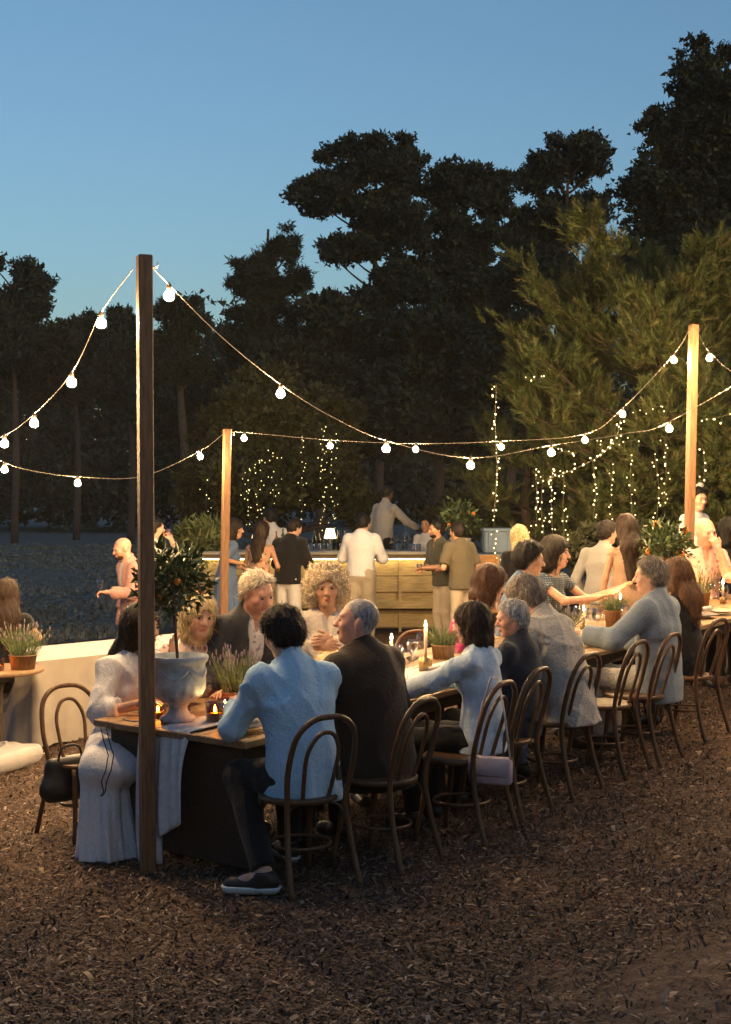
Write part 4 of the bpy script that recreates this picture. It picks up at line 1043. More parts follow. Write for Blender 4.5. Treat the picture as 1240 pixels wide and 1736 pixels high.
# ---------------------------------------------------------------- bar
BARW = M('bar_wood', (.42, .32, .16), .55, .25, 6, .25, 50, stretch=(1, 8, 8)); BARTOP = M('bar_top', (.40, .38, .34), .3, .08, 8, .05)
BY = 20.0; bx0, bx1 = -2.55, 1.5
bar = thing('bar_counter', 'long plank-fronted bar counter lit by a warm strip under its top', 'bar', ((bx0 + bx1) / 2, BY, 0.))
Lb = bx1 - bx0
m = MB(); m.box((0, .30, 1.155), (Lb + .1, .72, .04), bevel=.006); m.build('counter_top', BARTOP, bar, False)
m = MB(); m.box((0, .30, 1.105), (Lb + .02, .66, .06)); m.build('counter_edge', WOODD, bar, False)
m = MB(); m.box((0, -.03, 1.066), (Lb - .1, .03, .014)); m.build('light_strip', emis('strip_glow', (1., .72, .28), 9.), bar, False)
nbd = 4
for k, (z0, z1) in enumerate(((.83, 1.05), (.60, .822), (.10, .36))):
    for j in range(4):
        w = Lb / 4; m = MB(); m.box((-Lb / 2 + w * (j + .5), .055 + .006 * ((k + j) % 2), (z0 + z1) / 2), (w - .012, .03, z1 - z0), bevel=.004); m.build('panel', BARW, bar, False)
m = MB(); m.box((0, -.05, .43), (Lb, .22, .10), bevel=.006); m.build('foot_ledge', BARW, bar, False)
m = MB(); m.box((0, .12, .58), (Lb - .04, .04, 1.0)); m.build('back_board', BARW, bar, False)
for j in range(5):
    m = MB(); m.box((-Lb / 2 + Lb * j / 4 + (.04 if j == 0 else -.04 if j == 4 else 0), .02, .55), (.04, .05, 1.04)); m.build('upright', BARW, bar, False)
for sx in (-1, 1):
    m = MB(); m.box((sx * (Lb / 2 - .03), .35, .52), (.05, .5, 1.06)); m.build('end_panel', BARW, bar, False)
GLASS = glassmat(); BOT = [glassmat('glass_green', (.35, .5, .3)), glassmat('glass_amber', (.7, .45, .15)), GLASS]
def bottle_mesh(mat): m = MB(); m.lathe([(0, 0), (.036, 0), (.037, .02), (.037, .18), (.03, .215), (.014, .245), (.013, .30), (.016, .305), (.016, .315), (0, .316)], n=12); return m.mesh('bottle', mat)
BOTM = [bottle_mesh(b) for b in BOT]
def tumbler_mesh(): m = MB(); m.lathe([(0, .004), (.030, .004), (.034, .10), (.036, .10), (.032, 0), (0, 0)], n=12); return m.mesh('tumbler', GLASS)
TUMB = tumbler_mesh()
rng = np.random.default_rng(4); bz = 1.176
k = 0
BT = ['small green bottle on the bar by the added lamp', 'small amber bottle on the bar by the added lamp', 'clear bottle on the bar by the added lamp']
for px in (533, 541, 552, 566, 574, 585, 480, 468, 690):
    x = (px - CX) * (BY + .35) / F; o = link('bottle', BOTM[k % 3]); o.location = (x, BY + .25 + .2 * rng.random(), bz); s = rng.uniform(.75, 1.05); o.scale = (s, s, s)
    tag(o, BT[k % 3] if 520 < px < 600 else 'small green bottle on the bar beside the black sweater' if px == 480 else 'amber bottle on the bar behind the floral dress' if px == 468 else 'clear bottle on the bar by the bartender in grey', 'bottle', 'bottles on the bar'); k += 1
for px in (528, 537, 546, 559, 580, 592, 676, 700, 710):
    x = (px - CX) * (BY + .15) / F; o = link('tumbler', TUMB); o.location = (x, BY + .02 + .25 * rng.random(), bz); tag(o, 'clear drinking glass among the bottles by the added lamp' if px < 600 else 'clear drinking glass on the bar near the bartender in grey', 'glass', 'glasses on the bar')
# shade lamps added to brighten the bar top, no such lamps seen there
lm = thing('added_lamp', 'small shade lamp added to light the bar top behind the man in black', 'lamp', ((560 - CX) * (BY + .4) / F, BY + .42, bz))
m = MB(); m.lathe([(0, 0), (.06, 0), (.06, .015), (.012, .025), (.012, .2), (0, .2)], n=14); m.build('base', WOODD, lm)
m = MB(); m.lathe([(.085, .17), (.055, .31)], n=18); m.build('shade', emis('added_lamp_glow', (1., .76, .36), 3.), lm)
lm2 = copy_tree(lm); lm2.location.x = (437 - CX) * (BY + .4) / F; lm2['label'] = 'small shade lamp added to light the bar top behind the woman in the floral dress'
# a pallet step behind the bar
st = thing('pallet_step', 'low pallet step behind the bar under the bartender in grey', 'step', ((668 - CX) * 21.5 / F, 21.5, 0.02)); 
for j in range(4): m = MB(); m.box((0, -.3 + .2 * j, .27), (1.0, .17, .03)); m.build('slat', WOODD, st, False)
for s in (-1, 1): m = MB(); m.box((s * .42, 0, .11), (.09, .78, .29)); m.build('bearer', WOODD, st, False)

# ---------------------------------------------------------------- things at the back
BLUEC = M('crate_paint', (.13, .19, .27), .6, .15, 6, .1)
def crate(label, px, py, d, w, h, dp, rz=0.):
    c = at(px, py, d); root = thing('storage_crate', label, 'crate', (c.x, c.y, c.z), rz, 'painted crates behind the bar')
    m = MB(); m.box((0, 0, h / 2), (w, dp, h), bevel=.02); m.build('box', BLUEC, root, False)
    m = MB(); m.box((0, 0, h + .004), (w + .03, dp + .03, .045), bevel=.012); m.build('lid', BLUEC, root, False)
    for s in (-.3, .3): m = MB(); m.box((s * w, -dp / 2 - .008, h * .5), (.05, .02, h * .9), bevel=.004); m.build('rib', BLUEC, root, False)
dcr = 18.6
g1 = onground(842, 0 + HZ + F * (EYE - .1) / dcr); zc = float(gz(1.7))
def crate_w(label, px, d, z0, w, h, dp): 
    x = (px - CX) * d / F; py = HZ + (EYE - (float(gz(x)) + z0)) * F / d; crate(label, px, py, d, w, h, dp)
crate_w('large blue-grey crate on the ground behind the blonde in black', 835, dcr, 0, .75, .62, .6); crate_w('blue-grey crate in the middle of the stack behind the blonde', 832, dcr, .645, .68, .42, .5); crate_w('small blue-grey crate on top of the stack behind the blonde', 845, dcr, 1.09, .40, .30, .4)
crate_w('blue-grey crate stood on end behind the long-haired woman', 1093, 17.2, 0, .5, 1.35, .5)
# orange tree on a wooden stand beside the bar
def leafball(root, c, r, n, ls, cols, rng, name='foliage', squash=1., fruit=0, fr=.02, fmat=None):
    d = rng.normal(size=(n, 3)); d /= np.linalg.norm(d, axis=1)[:, None]; rad = r * (.45 + .6 * rng.random(n)) * (1 + .18 * np.sin(4 * d[:, 0] + 1) * np.sin(5 * d[:, 2])); P = np.array(c) + d * rad[:, None] * [1, 1, squash]
    e = unit_rows(d * .6 + rng.normal(size=(n, 3)) * .6 + [0, 0, .25]); f = unit_rows(np.cross(e, d + rng.normal(size=(n, 3)) * .3)); nn = np.cross(e, f); L = ls * rng.uniform(.6, 1.3, (n, 1))
    V = np.stack([P, P + e * L * .5 - f * L * .22 + nn * L * .05, P + e * L, P + e * L * .5 + f * L * .22 + nn * L * .05], 1).reshape(-1, 3); Q = np.arange(4 * n).reshape(-1, 4)
    cc = np.repeat(np.array(cols)[rng.integers(0, len(cols), n)] * rng.uniform(.7, 1.3, (n, 1)), 4, 0)
    o = link(name, mkmesh(name, V, Q, attrmat('leaf_gloss', .35, .5), smooth=False, col=np.concatenate([cc, np.ones((len(cc), 1))], 1)), root)
    for k in range(fruit):
        dd = rng.normal(size=3); dd[2] -= .4; dd = unit(dd) * r * rng.uniform(.75, 1.05); m = MB(); m.sphere(np.array(c) + dd * [1, 1, squash], fr * rng.uniform(.85, 1.15), 10, 7); m.build('orange', fmat, root)
    return o
ORANGE = M('orange_peel', (.62, .20, .02), .4, .12, 30, .15, 160); CIT = [(.035, .06, .018), (.05, .08, .022), (.03, .05, .016), (.07, .10, .03)]
TERRA = M('terracotta', (.36, .19, .11), .75, .2, 12, .2); STONE = M('urn_stone', (.32, .37, .42), .8, .28, 18, .35, 60)
def citrus(label, base, pot, stem, crown_c, crown_r, n, leaf, fruit, fr, seed, potmat, squash=.9, curve=0.):
    rng = np.random.default_rng(seed); root = thing('citrus_tree', label, 'citrus tree', base)
    if pot:
        m = MB(); m.lathe(pot, n=28); m.build('pot', potmat, root)
        zt = max(z for r, z in pot); rt = pot[-1][0]
        m = MB(); m.lathe([(0, zt - .03), (max(r for r, z in pot if z > zt - .06) * .9, zt - .03)], n=16); m.build('soil', M('soil', (.04, .028, .02), .95), root)
    m = MB(); m.tube(catmull([(0, 0, stem[0]), (curve, .01, (stem[0] + crown_c[2]) / 2), crown_c], 5), .009, 7)
    for k in range(7):
        a = k * .9; m.tube([np.array(crown_c) - [0, 0, crown_r * .6], np.array(crown_c) + crown_r * .7 * np.array([math.cos(a), math.sin(a), .3 * math.sin(k * 2.1)])], [.005, .002], 5)
    m.build('stem', BARK, root)
    leafball(root, crown_c, crown_r, n, leaf, CIT, rng, squash=squash, fruit=fruit, fr=fr, fmat=ORANGE); return root
URN = [(r_ * 1.13, z_ * 1.13) for r_, z_ in [(0, 0), (.085, 0), (.088, .018), (.082, .026), (.062, .034), (.048, .055), (.046, .075), (.056, .086), (.058, .094), (.085, .104), (.118, .128), (.136, .165), (.139, .205), (.135, .25), (.135, .285), (.148, .30), (.152, .315), (.150, .326), (.138, .328), (.134, .30)]]
ub = at(302, 1222, 7.72); ut = tab(.25, .66); 
urn_z = float(gz(ut.x)) + .762
UX = (302 - CX) * ut.y / F
urn = thing('stone_urn', 'weathered grey stone urn with swags on the table beside the tall post', 'urn', (UX, ut.y, urn_z))
def fl(r, z, a): return r * (1 + (.022 * math.cos(a * 16) if .11 < z < .19 else 0))
m = MB(); m.lathe(URN[7:], n=64, fn=fl); m.build('bowl', STONE, urn)
m = MB(); m.lathe(URN[:8], n=32); m.build('foot', STONE, urn)
for k in range(6):
    a0 = k * math.pi / 3; m = MB(); pts = []
    for j in range(9):
        u = j / 8; a = a0 + u * math.pi / 3; z = .300 - .05 * math.sin(math.pi * u); r = .1545; pts.append((r * math.cos(a), r * math.sin(a), z))
    m.tube(pts, [.004 + .005 * math.sin(math.pi * j / 8) for j in range(9)], 6); m.build('swag', STONE, urn)
citrus('small orange tree planted in the stone urn beside the tall post', (UX, ut.y, urn_z + .325), None, (0, 0), (-.035, 0, .475), .20, 1050, .062, 6, .022, 3, None, 1.0, -.02)
m = MB(); m.lathe([(0, .335), (.149, .337)], n=20); m.build('soil', M('soil', (.04, .028, .02), .95), urn)
POT = [(0, 0), (.075, 0), (.095, .16), (.103, .165), (.103, .19), (.095, .19), (.09, .165)]
ct = tab(5.75, .62); ctx = (1133 - CX) * ct.y / F
citrus('orange tree in a pot standing on the table before the slim post', (ctx, ct.y, float(gz(ct.x)) + .762), POT, (.16, 0), (-.02, 0, .62), .21, 520, .08, 8, .03, 5, TERRA, .9, .01)
sx = (775 - CX) * 18.9 / F
stand = thing('plant_stand', 'pale wooden plinth beside the bar under a small orange tree', 'plinth', (sx + .05, 18.9, float(gz(sx))))
m = MB(); m.box((0, 0, .5), (.34, .34, 1.0), bevel=.01); m.build('body', BARW, stand, False); m = MB(); m.box((0, 0, 1.015), (.40, .40, .03), bevel=.006); m.build('cap', BARW, stand, False)
citrus('small orange tree in a pale pot on the plinth beside the bar', (sx + .05, 18.9, float(gz(sx)) + 1.03), [(0, 0), (.11, 0), (.14, .26), (.15, .28), (.14, .28), (.13, .26)], (.25, 0), (-.03, 0, .55), .25, 420, .085, 8, .03, 6, M('pale_pot', (.42, .38, .34), .7), 1.0)
# pine-like shrub in a pink pot left of the bar
sh = at(345, 0, 20.3); shr = thing('potted_shrub', 'feathery shrub in a tall pinkish pot left of the slim lit post', 'potted plant', (sh.x, sh.y, float(gz(sh.x))))
m = MB(); m.lathe([(0, 0), (.15, 0), (.20, .5), (.23, .95), (.25, .97), (.25, 1.02), (.22, 1.02), (.2, .95)], n=22); m.build('pot', M('pink_pot', (.48, .33, .27), .8), shr)
V, Q, C = tree_mesh([(0, 0, 1.35, .32, .3, .33), (-.2, 0, 1.5, .22, .2, .2), (.15, 0, 1.5, .2, .2, .25)], 900, .12, np.random.default_rng(8), [(.12, .15, .06), (.15, .17, .07)], 5, True)
link('foliage', mkmesh('foliage', V, Q, leafmat('leaf'), smooth=False, col=C), shr)
m = MB(); m.tube([(0, 0, .9), (0, 0, 1.4)], .02, 6); m.build('stem', BARK, shr)
# low plank bench right of the bar
bn = at(818, 0, 17.6); bch = thing('plank_bench', 'reddish plank backrest of a bench right of the bar', 'bench', (bn.x, bn.y, float(gz(bn.x))), .35)
REDW = M('red_wood', (.36, .19, .07), .5, .25, 7, .2, 50, stretch=(1, 8, 8))
for z in (.74, .90, 1.05): m = MB(); m.box((0, .2, z), (.62, .03, .13), bevel=.005); m.build('slat', REDW, bch, False)
m = MB(); m.box((0, 0, .44), (.62, .42, .04), bevel=.005); m.build('seat', REDW, bch, False)
for a in (-1, 1):
    for b in (-1, 1): m = MB(); m.box((a * .28, b * .18 + (.005 if b > 0 else 0), .22 if b < 0 else .55), (.05, .05, .44 if b < 0 else 1.1)); m.build('leg', REDW, bch, False)

# ---------------------------------------------------------------- left side: draped table, round table, cushion
CREAM = M('cream_cloth', (.40, .35, .29), .85, .10, 5, .2, 130); WHITEC = M('white_cloth', (.50, .48, .46), .85, .06, 5, .2, 120)
def draped(label, c, L, Wd, h, rz, mat):
    root = thing('draped_table', label, 'draped table', c, rz)
    m = MB(); m.box((0, 0, h), (L, Wd, .012), bevel=.004); m.build('cloth_top', WHITEC, root, False)
    per = []; hl, hw = L / 2 + .002, Wd / 2 + .002
    for (x0, y0), (x1, y1) in zip(((-hl, -hw), (hl, -hw), (hl, hw), (-hl, hw)), ((hl, -hw), (hl, hw), (-hl, hw), (-hl, -hw))):
        n = int(math.hypot(x1 - x0, y1 - y0) / .05)
        for i in range(n): per.append((x0 + (x1 - x0) * i / n, y0 + (y1 - y0) * i / n))
    n = len(per); V = []; rows = 7
    for k in range(rows):
        z = h * (1 - k / (rows - 1)) + .006 * (k == 0); f = k / (rows - 1)
        for i, (x, y) in enumerate(per):
            o = f * (.035 * math.sin(i * 1.05) + .02 * math.sin(i * .43 + 1) + .03); l = math.hypot(x / hl, y / hw)
            nx = 1 if x > hl - .01 else -1 if x < -hl + .01 else 0; ny = 1 if y > hw - .01 else -1 if y < -hw + .01 else 0
            V.append((x + nx * o, y + ny * o, max(z, .008)))
    Fq = [(k * n + i, (k + 1) * n + i, (k + 1) * n + (i + 1) % n, k * n + (i + 1) % n) for k in range(rows - 1) for i in range(n)]
    link('cloth_skirt', mkmesh('cloth_skirt', V, Fq, mat), root)
    for a in (-1, 1):
        for b in (-1, 1): m = MB(); m.box((a * (L / 2 - .15), b * (Wd / 2 - .12), h / 2 - .01), (.06, .06, h - .02)); m.build('leg', WOODD, root, False)
    return root
fd = Vector((math.cos(TA - .05), math.sin(TA - .05), 0)); fn_ = Vector((-fd.y, fd.x, 0))
fe = at(58, 0, 11.95); cc = fe + fd * 1.3 + fn_ * .5; cz = float(gz(cc.x))
draped('long table draped to the ground in cream cloth, on the lawn side', (cc.x, cc.y, cz), 2.6, 1.0, .71, TA - .05, CREAM)
RTD = 11.55; rt = at(-4, 0, RTD); rtz = float(gz(rt.x)); RT = thing('round_table', 'round wooden pedestal table holding a lavender pot', 'table', (rt.x, rt.y, rtz))
RTH = EYE - (1133 - HZ) * RTD / F - rtz
m = MB(); m.lathe([(0, RTH - .035), (.355, RTH - .035), (.37, RTH - .028), (.37, RTH - .004), (.362, RTH), (0, RTH)], n=36); m.build('top', WOODT, RT)
m = MB(); m.lathe([(.12, RTH - .09), (.06, RTH - .12), (.045, RTH - .2), (.045, .10)], n=8); m.build('column', WOODD, RT, False); m = MB(); m.lathe([(0, .10), (.05, .10), (.06, .07), (.21, .03), (.22, 0), (0, 0)], n=24); m.build('base', WOODD, RT)
m = MB(); m.lathe([(0, RTH - .09), (.13, RTH - .09), (.14, RTH - .035), (0, RTH - .035)], n=20); m.build('collar', WOODD, RT)
ca, cb = onground(0, 1316), onground(72, 1291); cdv = (cb - ca).normalized(); cnv = Vector((-cdv.y, cdv.x, 0)); cu = cb - cdv * .5 + cnv * .28; cu.z = float(gz(cu.x))
cq = thing('floor_cushion', 'flat white floor cushion on the mulch beside the round table', 'cushion', cu, math.atan2(cdv.y, cdv.x))
f_ = Field(); f_.cone((-.45, -.2, .09), (.45, -.2, .09), .10, .10, .1); f_.cone((-.45, .2, .09), (.45, .2, .09), .10, .10, .1); f_.cone((-.45, 0, .09), (.45, 0, .09), .10, .10, .1); f_.clip((0, 0, .012), (0, 0, -1)); f_.clip((0, 0, .165), (0, 0, 1)); f_.noise = folds(3, .006, 14)
v, q = f_.mesh(.022); link('cover', mkmesh('cover', v, q, WHITEC), cq)
m = MB(); m.tube([(-.55 + .0, -.29, .09), (.55, -.29, .09)], .006, 5); m.build('piping', CREAM, cq)
ash = thing('glass_ashtray', 'small clear glass ashtray on the white floor cushion', 'ashtray', (cu.x + cdv.x * .3, cu.y + cdv.y * .3, cu.z + .160)); m = MB(); m.lathe([(0, .006), (.04, .008), (.05, .035), (.06, .035), (.055, 0), (0, 0)], n=18); m.build('bowl', GLASS, ash)
m = MB(); m.tube([(.03, 0, .036), (.075, .01, .042)], .004, 6); m.build('cigarette', WHITEC, ash)

# ---------------------------------------------------------------- table ware
LAV = M('lavender_stem', (.13, .17, .075), .8, .25, 20, 0); LAVF = M('lavender_flower', (.26, .19, .24), .8, .2, 20, 0); WPOT = M('wood_pot', (.24, .14, .08), .7, .3, 12, .3, 40, stretch=(6, 6, 1))
def lavender(label, loc, r=.07, h=.26, n=60, pot=True, seed=0, flowers=True, ph=.12, pr=.075):
    rng = np.random.default_rng(seed); root = thing('potted_lavender', label, 'potted plant', loc, 0, 'herb pots on the tables')
    m = MB(); m.lathe([(0, 0), (pr * .85, 0), (pr, ph), (pr * 1.04, ph), (pr * 1.04, ph + .008), (pr * .9, ph + .006), (pr * .9, ph - .01), (0, ph - .012)], n=20); m.build('pot', WPOT, root)
    s = MB(); f = MB()
    for i in range(n):
        a = rng.uniform(0, 6.28); q = r * math.sqrt(rng.random()); b = np.array([q * .7 * math.cos(a), q * .7 * math.sin(a), ph - .01]); e = b + np.array([math.cos(a) * q * 1.1 + rng.normal(0, .02), math.sin(a) * q * 1.1 + rng.normal(0, .02), h * rng.uniform(.55, 1.05)])
        s.tube([b, (b + e) / 2 + rng.normal(0, .005, 3), e], [.0026, .0024, .0016], 4, cap=False)
        for k in range(5):
            w = rng.uniform(.1, .75); p = b + (e - b) * w; l = unit(rng.normal(size=3) + [0, 0, 1.2]) * rng.uniform(.02, .045); sd = unit(np.cross(l, rng.normal(size=3))) * .0035; s.add([p - sd, p + sd, p + l], [(0, 1, 2)])
        if flowers and i % 2 == 0: f.sphere(e, (.005, .005, .018), 5, 4)
    s.build('leaves', LAV, root)['kind'] = 'stuff'
    if flowers: f.build('flowers', LAVF, root)['kind'] = 'stuff'
    return root
def ontab(px, w, dz=.762):
    """point on the table top at photo column px, w metres in from the near edge"""
    k = (px - CX) / F; a = T0 + TN * w; t = (k * a.y - a.x) / (TU.x - k * TU.y); t = max(t, .17); p = tab(t, w, dz); return p, t
lavender('lavender in a wooden pot in front of the man in the grey blazer', ontab(398, .78)[0], .085, .27, 75, seed=1, ph=.09)
lavender('bushy green herb in a round wooden pot beside the tall candle', ontab(752, .80)[0], .085, .15, 90, seed=2, flowers=False, ph=.10, pr=.085)
lavender('herb bush in a dark pot in front of the man with black hair', ontab(955, .62)[0], .10, .16, 80, seed=3, ph=.08)
lavender('leafy herb in a dark pot in front of the gesturing hands', ontab(1040, .55)[0], .075, .13, 80, seed=4, flowers=False, ph=.135, pr=.07)
lavender('lavender pot in front of the bald guest in pink', ontab(1190, .62)[0], .085, .24, 60, seed=6)
lavender('lavender in a wide clay pot on the round table', Vector((rt.x + .22, rt.y - .05, rtz + RTH)), .13, .26, 95, seed=5, ph=.11, pr=.11)
FLAME = emis('flame', (1., .60, .20), 460.); WAX = M('wax', (.62, .52, .40), .5, .05, 10, 0, sss=.2); BRASS = M('brass', (.42, .28, .12), .35, .2, 20, .05, metal=.9)
def candle(label, loc, h=.16, hold=.05, hr=.035, glass=False, hurricane=0.):
    root = thing('candle', label, 'candle', loc, 0, 'candles on the long table')
    m = MB(); m.lathe([(0, 0), (hr, 0), (hr, hold), (hr * .4, hold + .01), (0, hold + .01)], n=16); m.build('holder', BRASS, root)
    m = MB(); m.lathe([(.011, hold), (.011, hold + h), (0, hold + h)], n=10); m.build('wax', WAX, root)
    m = MB(); m.lathe([(0, hold + h + .006), (.006, hold + h + .014), (.0075, hold + h + .024), (.004, hold + h + .04), (0, hold + h + .054)], n=8); m.build('flame', FLAME, root)
    if hurricane:
        m = MB(); m.lathe([(hurricane * .9, hold * .5), (hurricane, hold + h * .5), (hurricane, hold + h + .09)], n=20); m.build('chimney', GLASS, root)
    return root
candle('tall candle in a dark block holder beside the herb pot', ontab(722, .55)[0], .20, .085, .045)
candle('candle burning in front of the man with black hair', ontab(990, .62)[0], .10, .06, .03)
candle('candle burning behind the herb pot near the gesturing hands', ontab(1052, .75)[0], .13, .05, .03)
candle('candle burning before the curly-haired woman', ontab(585, .80)[0], .05, .03, .03)
candle('low candle flickering at the elbow of the auburn-haired woman', ontab(1172, .9)[0], .10, .05, .03)
candle('candle burning near the far end of the table', ontab(1226, .55)[0], .12, .05, .03)
def jar(label, loc, r=.05, h=.10):
    root = thing('candle_jar', label, 'candle jar', loc, 0, 'glowing jars on the long table')
    m = MB(); m.lathe([(0, .004), (r * .95, .004), (r, h), (r * 1.03, h), (r, 0), (0, 0)], n=18); m.build('glass', glassmat('glass_amber', (.7, .45, .15)), root)
    m = MB(); m.lathe([(0, .006), (r * .8, .006), (r * .8, h * .45), (0, h * .45)], n=14); m.build('wax', WAX, root)
    m = MB(); m.lathe([(0, h * .45 + .004), (.006, h * .45 + .01), (.007, h * .45 + .02), (0, h * .45 + .045)], n=8); m.build('flame', FLAME, root)
candle('slim candle burning between the two light chairs and the brown jacket', ontab(664, .88)[0], .14, .05, .03)
candle('slim candle burning in front of the magenta dress', ontab(800, .85)[0], .12, .05, .03)
jar('amber glass candle jar glowing beside the urn', ontab(365, .52)[0], .052, .11); jar('second amber candle jar glowing between the urn and the lavender', ontab(382, .66)[0], .045, .09)
jar('amber candle jar glowing behind the urn', ontab(268, .92)[0], .045, .10); jar('amber candle jar in front of the bald guest in pink', ontab(1165, .7)[0], .05, .10)
jar('amber candle jar glowing on the round table', Vector((rt.x + .05, rt.y - .16, rtz + RTH)), .045, .10)
def wineglass_mesh():
    m = MB(); m.lathe([(0, 0), (.033, 0), (.033, .003), (.006, .008), (.0045, .085), (.012, .095), (.034, .125), (.038, .16), (.031, .20), (.029, .20), (.036, .16), (.03, .125), (0, .098)], n=18); return m.mesh('bowl', GLASS)
WG = wineglass_mesh()
for px, w, tx in ((676, .62, 'wine glass beside the brown-jacketed shoulder'), (690, .40, 'wine glass next to the block candle holder'), (1012, .42, 'wine glass between the candle and the herb pot'), (1003, .52, 'second wine glass right behind the one by the herb pot'), (1022, .66, 'wine glass near the gesturing hands'), (1205, .55, 'wine glass before the bald guest in pink'), (1216, .75, 'second wine glass before the bald guest in pink'), (640, .85, 'wine glass in front of the empty light chair'), (322, .85, 'wine glass behind the urn near the blonde woman'), (540, .6, 'wine glass by the hand of the curly-haired woman'), (925, .5, 'wine glass at the linen-shirted shoulder'), (700, .72, 'wine glass behind the tall candle'), (662, .35, 'wine glass against the brown jacket sleeve'), (715, .9, 'wine glass in front of the empty light chairs'), (1060, .35, 'wine glass by the elbow of the grey-blue blazer'), (1035, .85, 'wine glass behind the leafy herb pot'), (1228, .35, 'wine glass near the edge at the far table end'), (1182, .45, 'wine glass beside the shoulder of the auburn-haired woman'), (350, .9, 'wine glass between the urn and the blonde woman'), (420, .95, 'wine glass before the charcoal blazer'), (980, .75, 'wine glass in front of the plaid dress')):
    o = link('wine_glass', WG); o.location = ontab(px, w)[0]; tag(o, tx, 'wine glass', 'wine glasses on the long table')
PLATE = M('plate', (.16, .17, .19), .35, .15, 12, .05); NAP = M('napkin', (.58, .54, .50), .85, .06, 20, .3, 120)
def platem():
    m = MB(); m.lathe([(0, 0), (.07, 0), (.125, .014), (.128, .018), (.122, .019), (.07, .006), (0, .006)], n=28); return m.mesh('plate', PLATE)
PL = platem()
for px, w, tx in ((325, .22, 'dark plate with a folded napkin near the table corner'), (228, .98, 'dark plate at the left corner of the table by the woman in white'), (1010, .18, 'dark plate at the empty chair'), (735, .18, 'dark plate at the woman in the pale blue blouse'), (475, .98, 'dark plate at the man in the grey blazer'), (1190, .22, 'dark plate beside the auburn-haired woman'), (1222, .2, 'dark plate at the edge near the far table end')):
    o = link('plate', PL); o.location = ontab(px, w, .761)[0]; tag(o, tx, 'plate', 'dark plates on the long table')
def napkin(label, px, w, rz, r=.028, L=.19, dz=.762):
    p = ontab(px, w, dz)[0]; root = thing('rolled_napkin', label, 'napkin', p, rz, 'rolled napkins'); m = MB(); n = 26; pts = []
    for s in (-1, 1):
        for i in range(n): a = i / n * 11; q = r * (1 - .07 * a); pts.append((s * L / 2, q * math.cos(a), r + q * math.sin(a)))
    m.add(pts, [(i, i + 1, n + i + 1, n + i) for i in range(n - 1)]); m.build('roll', NAP, root)
    m = MB(); m.tube([(0, (r + .001) * math.cos(a), r + (r + .001) * math.sin(a)) for a in np.linspace(0, 6.28, 17)[:-1]], .0022, 4, closed=True); m.build('twine', BRASS, root)
napkin('rolled napkin between the light chairs and the tall candle', 700, .95, TA + .4); napkin('rolled napkin in front of the plaid dress', 1020, .92, TA - .2); napkin('rolled white napkin lying at the empty chair', 1008, .10, TA - .55); napkin('rolled napkin behind the wine glass near the herb pot', 988, .40, TA + .1); napkin('rolled napkin beside the block candle holder', 745, .42, TA - .3, .022); napkin('rolled napkin before the auburn-haired woman', 1196, .33, TA)
nk = ontab(340, .20, .781)[0]; root = thing('folded_napkin', 'folded grey napkin heaped on the plate near the table corner', 'napkin', nk)
f_ = Field(); f_.ell((0, 0, .012), (.075, .05, .032), .02); f_.ell((-.06, .0, .006), (.06, .035, .018), .03); f_.clip((0, 0, 0), (0, 0, -1)); f_.noise = folds(9, .007, 60); v, q = f_.mesh(.008); link('cloth', mkmesh('cloth', v, q, M('grey_napkin', (.33, .31, .31), .85)), root)
# gauze runner along the table, hanging over its head to the ground
GAUZE = M('gauze', (.60, .64, .68), .9, .12, 30, .5, 160)
def runner():
    root = thing('table_runner', 'pale gauze runner hanging over the head of the table to the ground', 'table runner', tab(0, .62)); b = root.location
    rows = []; rng = np.random.default_rng(2); n = 18
    for k in range(40):
        row = []
        for i in range(n):
            u = i / (n - 1); w = .42 + .40 * u
            if k < 20:
                t = 4.5 * (1 - k / 20) ** 1.2 + .0; p = tab(t, w + .02 * math.sin(k * .9 + u * 3), .767 + .003 * math.sin(u * 22 + k))
                if k == 19: t = .0
            else:
                f = (k - 20) / 19; low = .74 * (.985 if u > .55 else .80 - .25 * (.55 - u)); p = tab(-.018 - .03 * math.sin(f * 2.2) * (1 + .5 * math.sin(u * 20)) , .62 + (w - .62) * (1 - .22 * f) + .01 * math.sin(f * 5 + u * 9), .762 - f * low)
                p = p + TU * (-.018 * math.sin(u * 26 + f * 2) * min(1, f * 4))
            row.append(p - b)
        rows.append(row)
    V = [p for r in rows for p in r]; Fq = [(k * n + i, k * n + i + 1, (k + 1) * n + i + 1, (k + 1) * n + i) for k in range(39) for i in range(n - 1)]
    o = link('cloth', mkmesh('cloth', V, Fq, GAUZE), root); md = o.modifiers.new('thick', 'SOLIDIFY'); md.thickness = .003
runner()
# bags
LILAC = M('lilac_leather', (.52, .42, .46), .5, .08, 20, .15, 120)
bgp = at(832, 1305, 7.80); bag = thing('shoulder_bag', 'lilac shoulder bag hanging by its strap from a chair back', 'bag', (bgp.x, bgp.y, bgp.z), math.radians(-20))
m = MB(); m.box((0, 0, -.005), (.24, .07, .155), bevel=.02); m.build('pouch', LILAC, bag); m = MB(); m.box((0, -.040, .022), (.235, .010, .10), bevel=.004); m.build('flap', LILAC, bag); m = MB(); m.tube([(-.112, 0, .06), (-.05, .02, .36), (-.01, .05, .50), (.03, .05, .50), (.075, .02, .30), (.112, 0, .06)], .006, 6); m.build('strap', M('strap_metal', (.55, .5, .48), .4, .1, 20, 0), bag)
for s in (-1, 1): m = MB(); m.tube([(s * .113 + .012 * math.cos(a), 0, .062 + .012 * math.sin(a)) for a in np.linspace(0, 6.28, 11)[:-1]], .003, 5, closed=True); m.build('ring', BRASS, bag)
BLK = M('black_leather', (.018, .017, .018), .5, .2, 20, .2, 100)
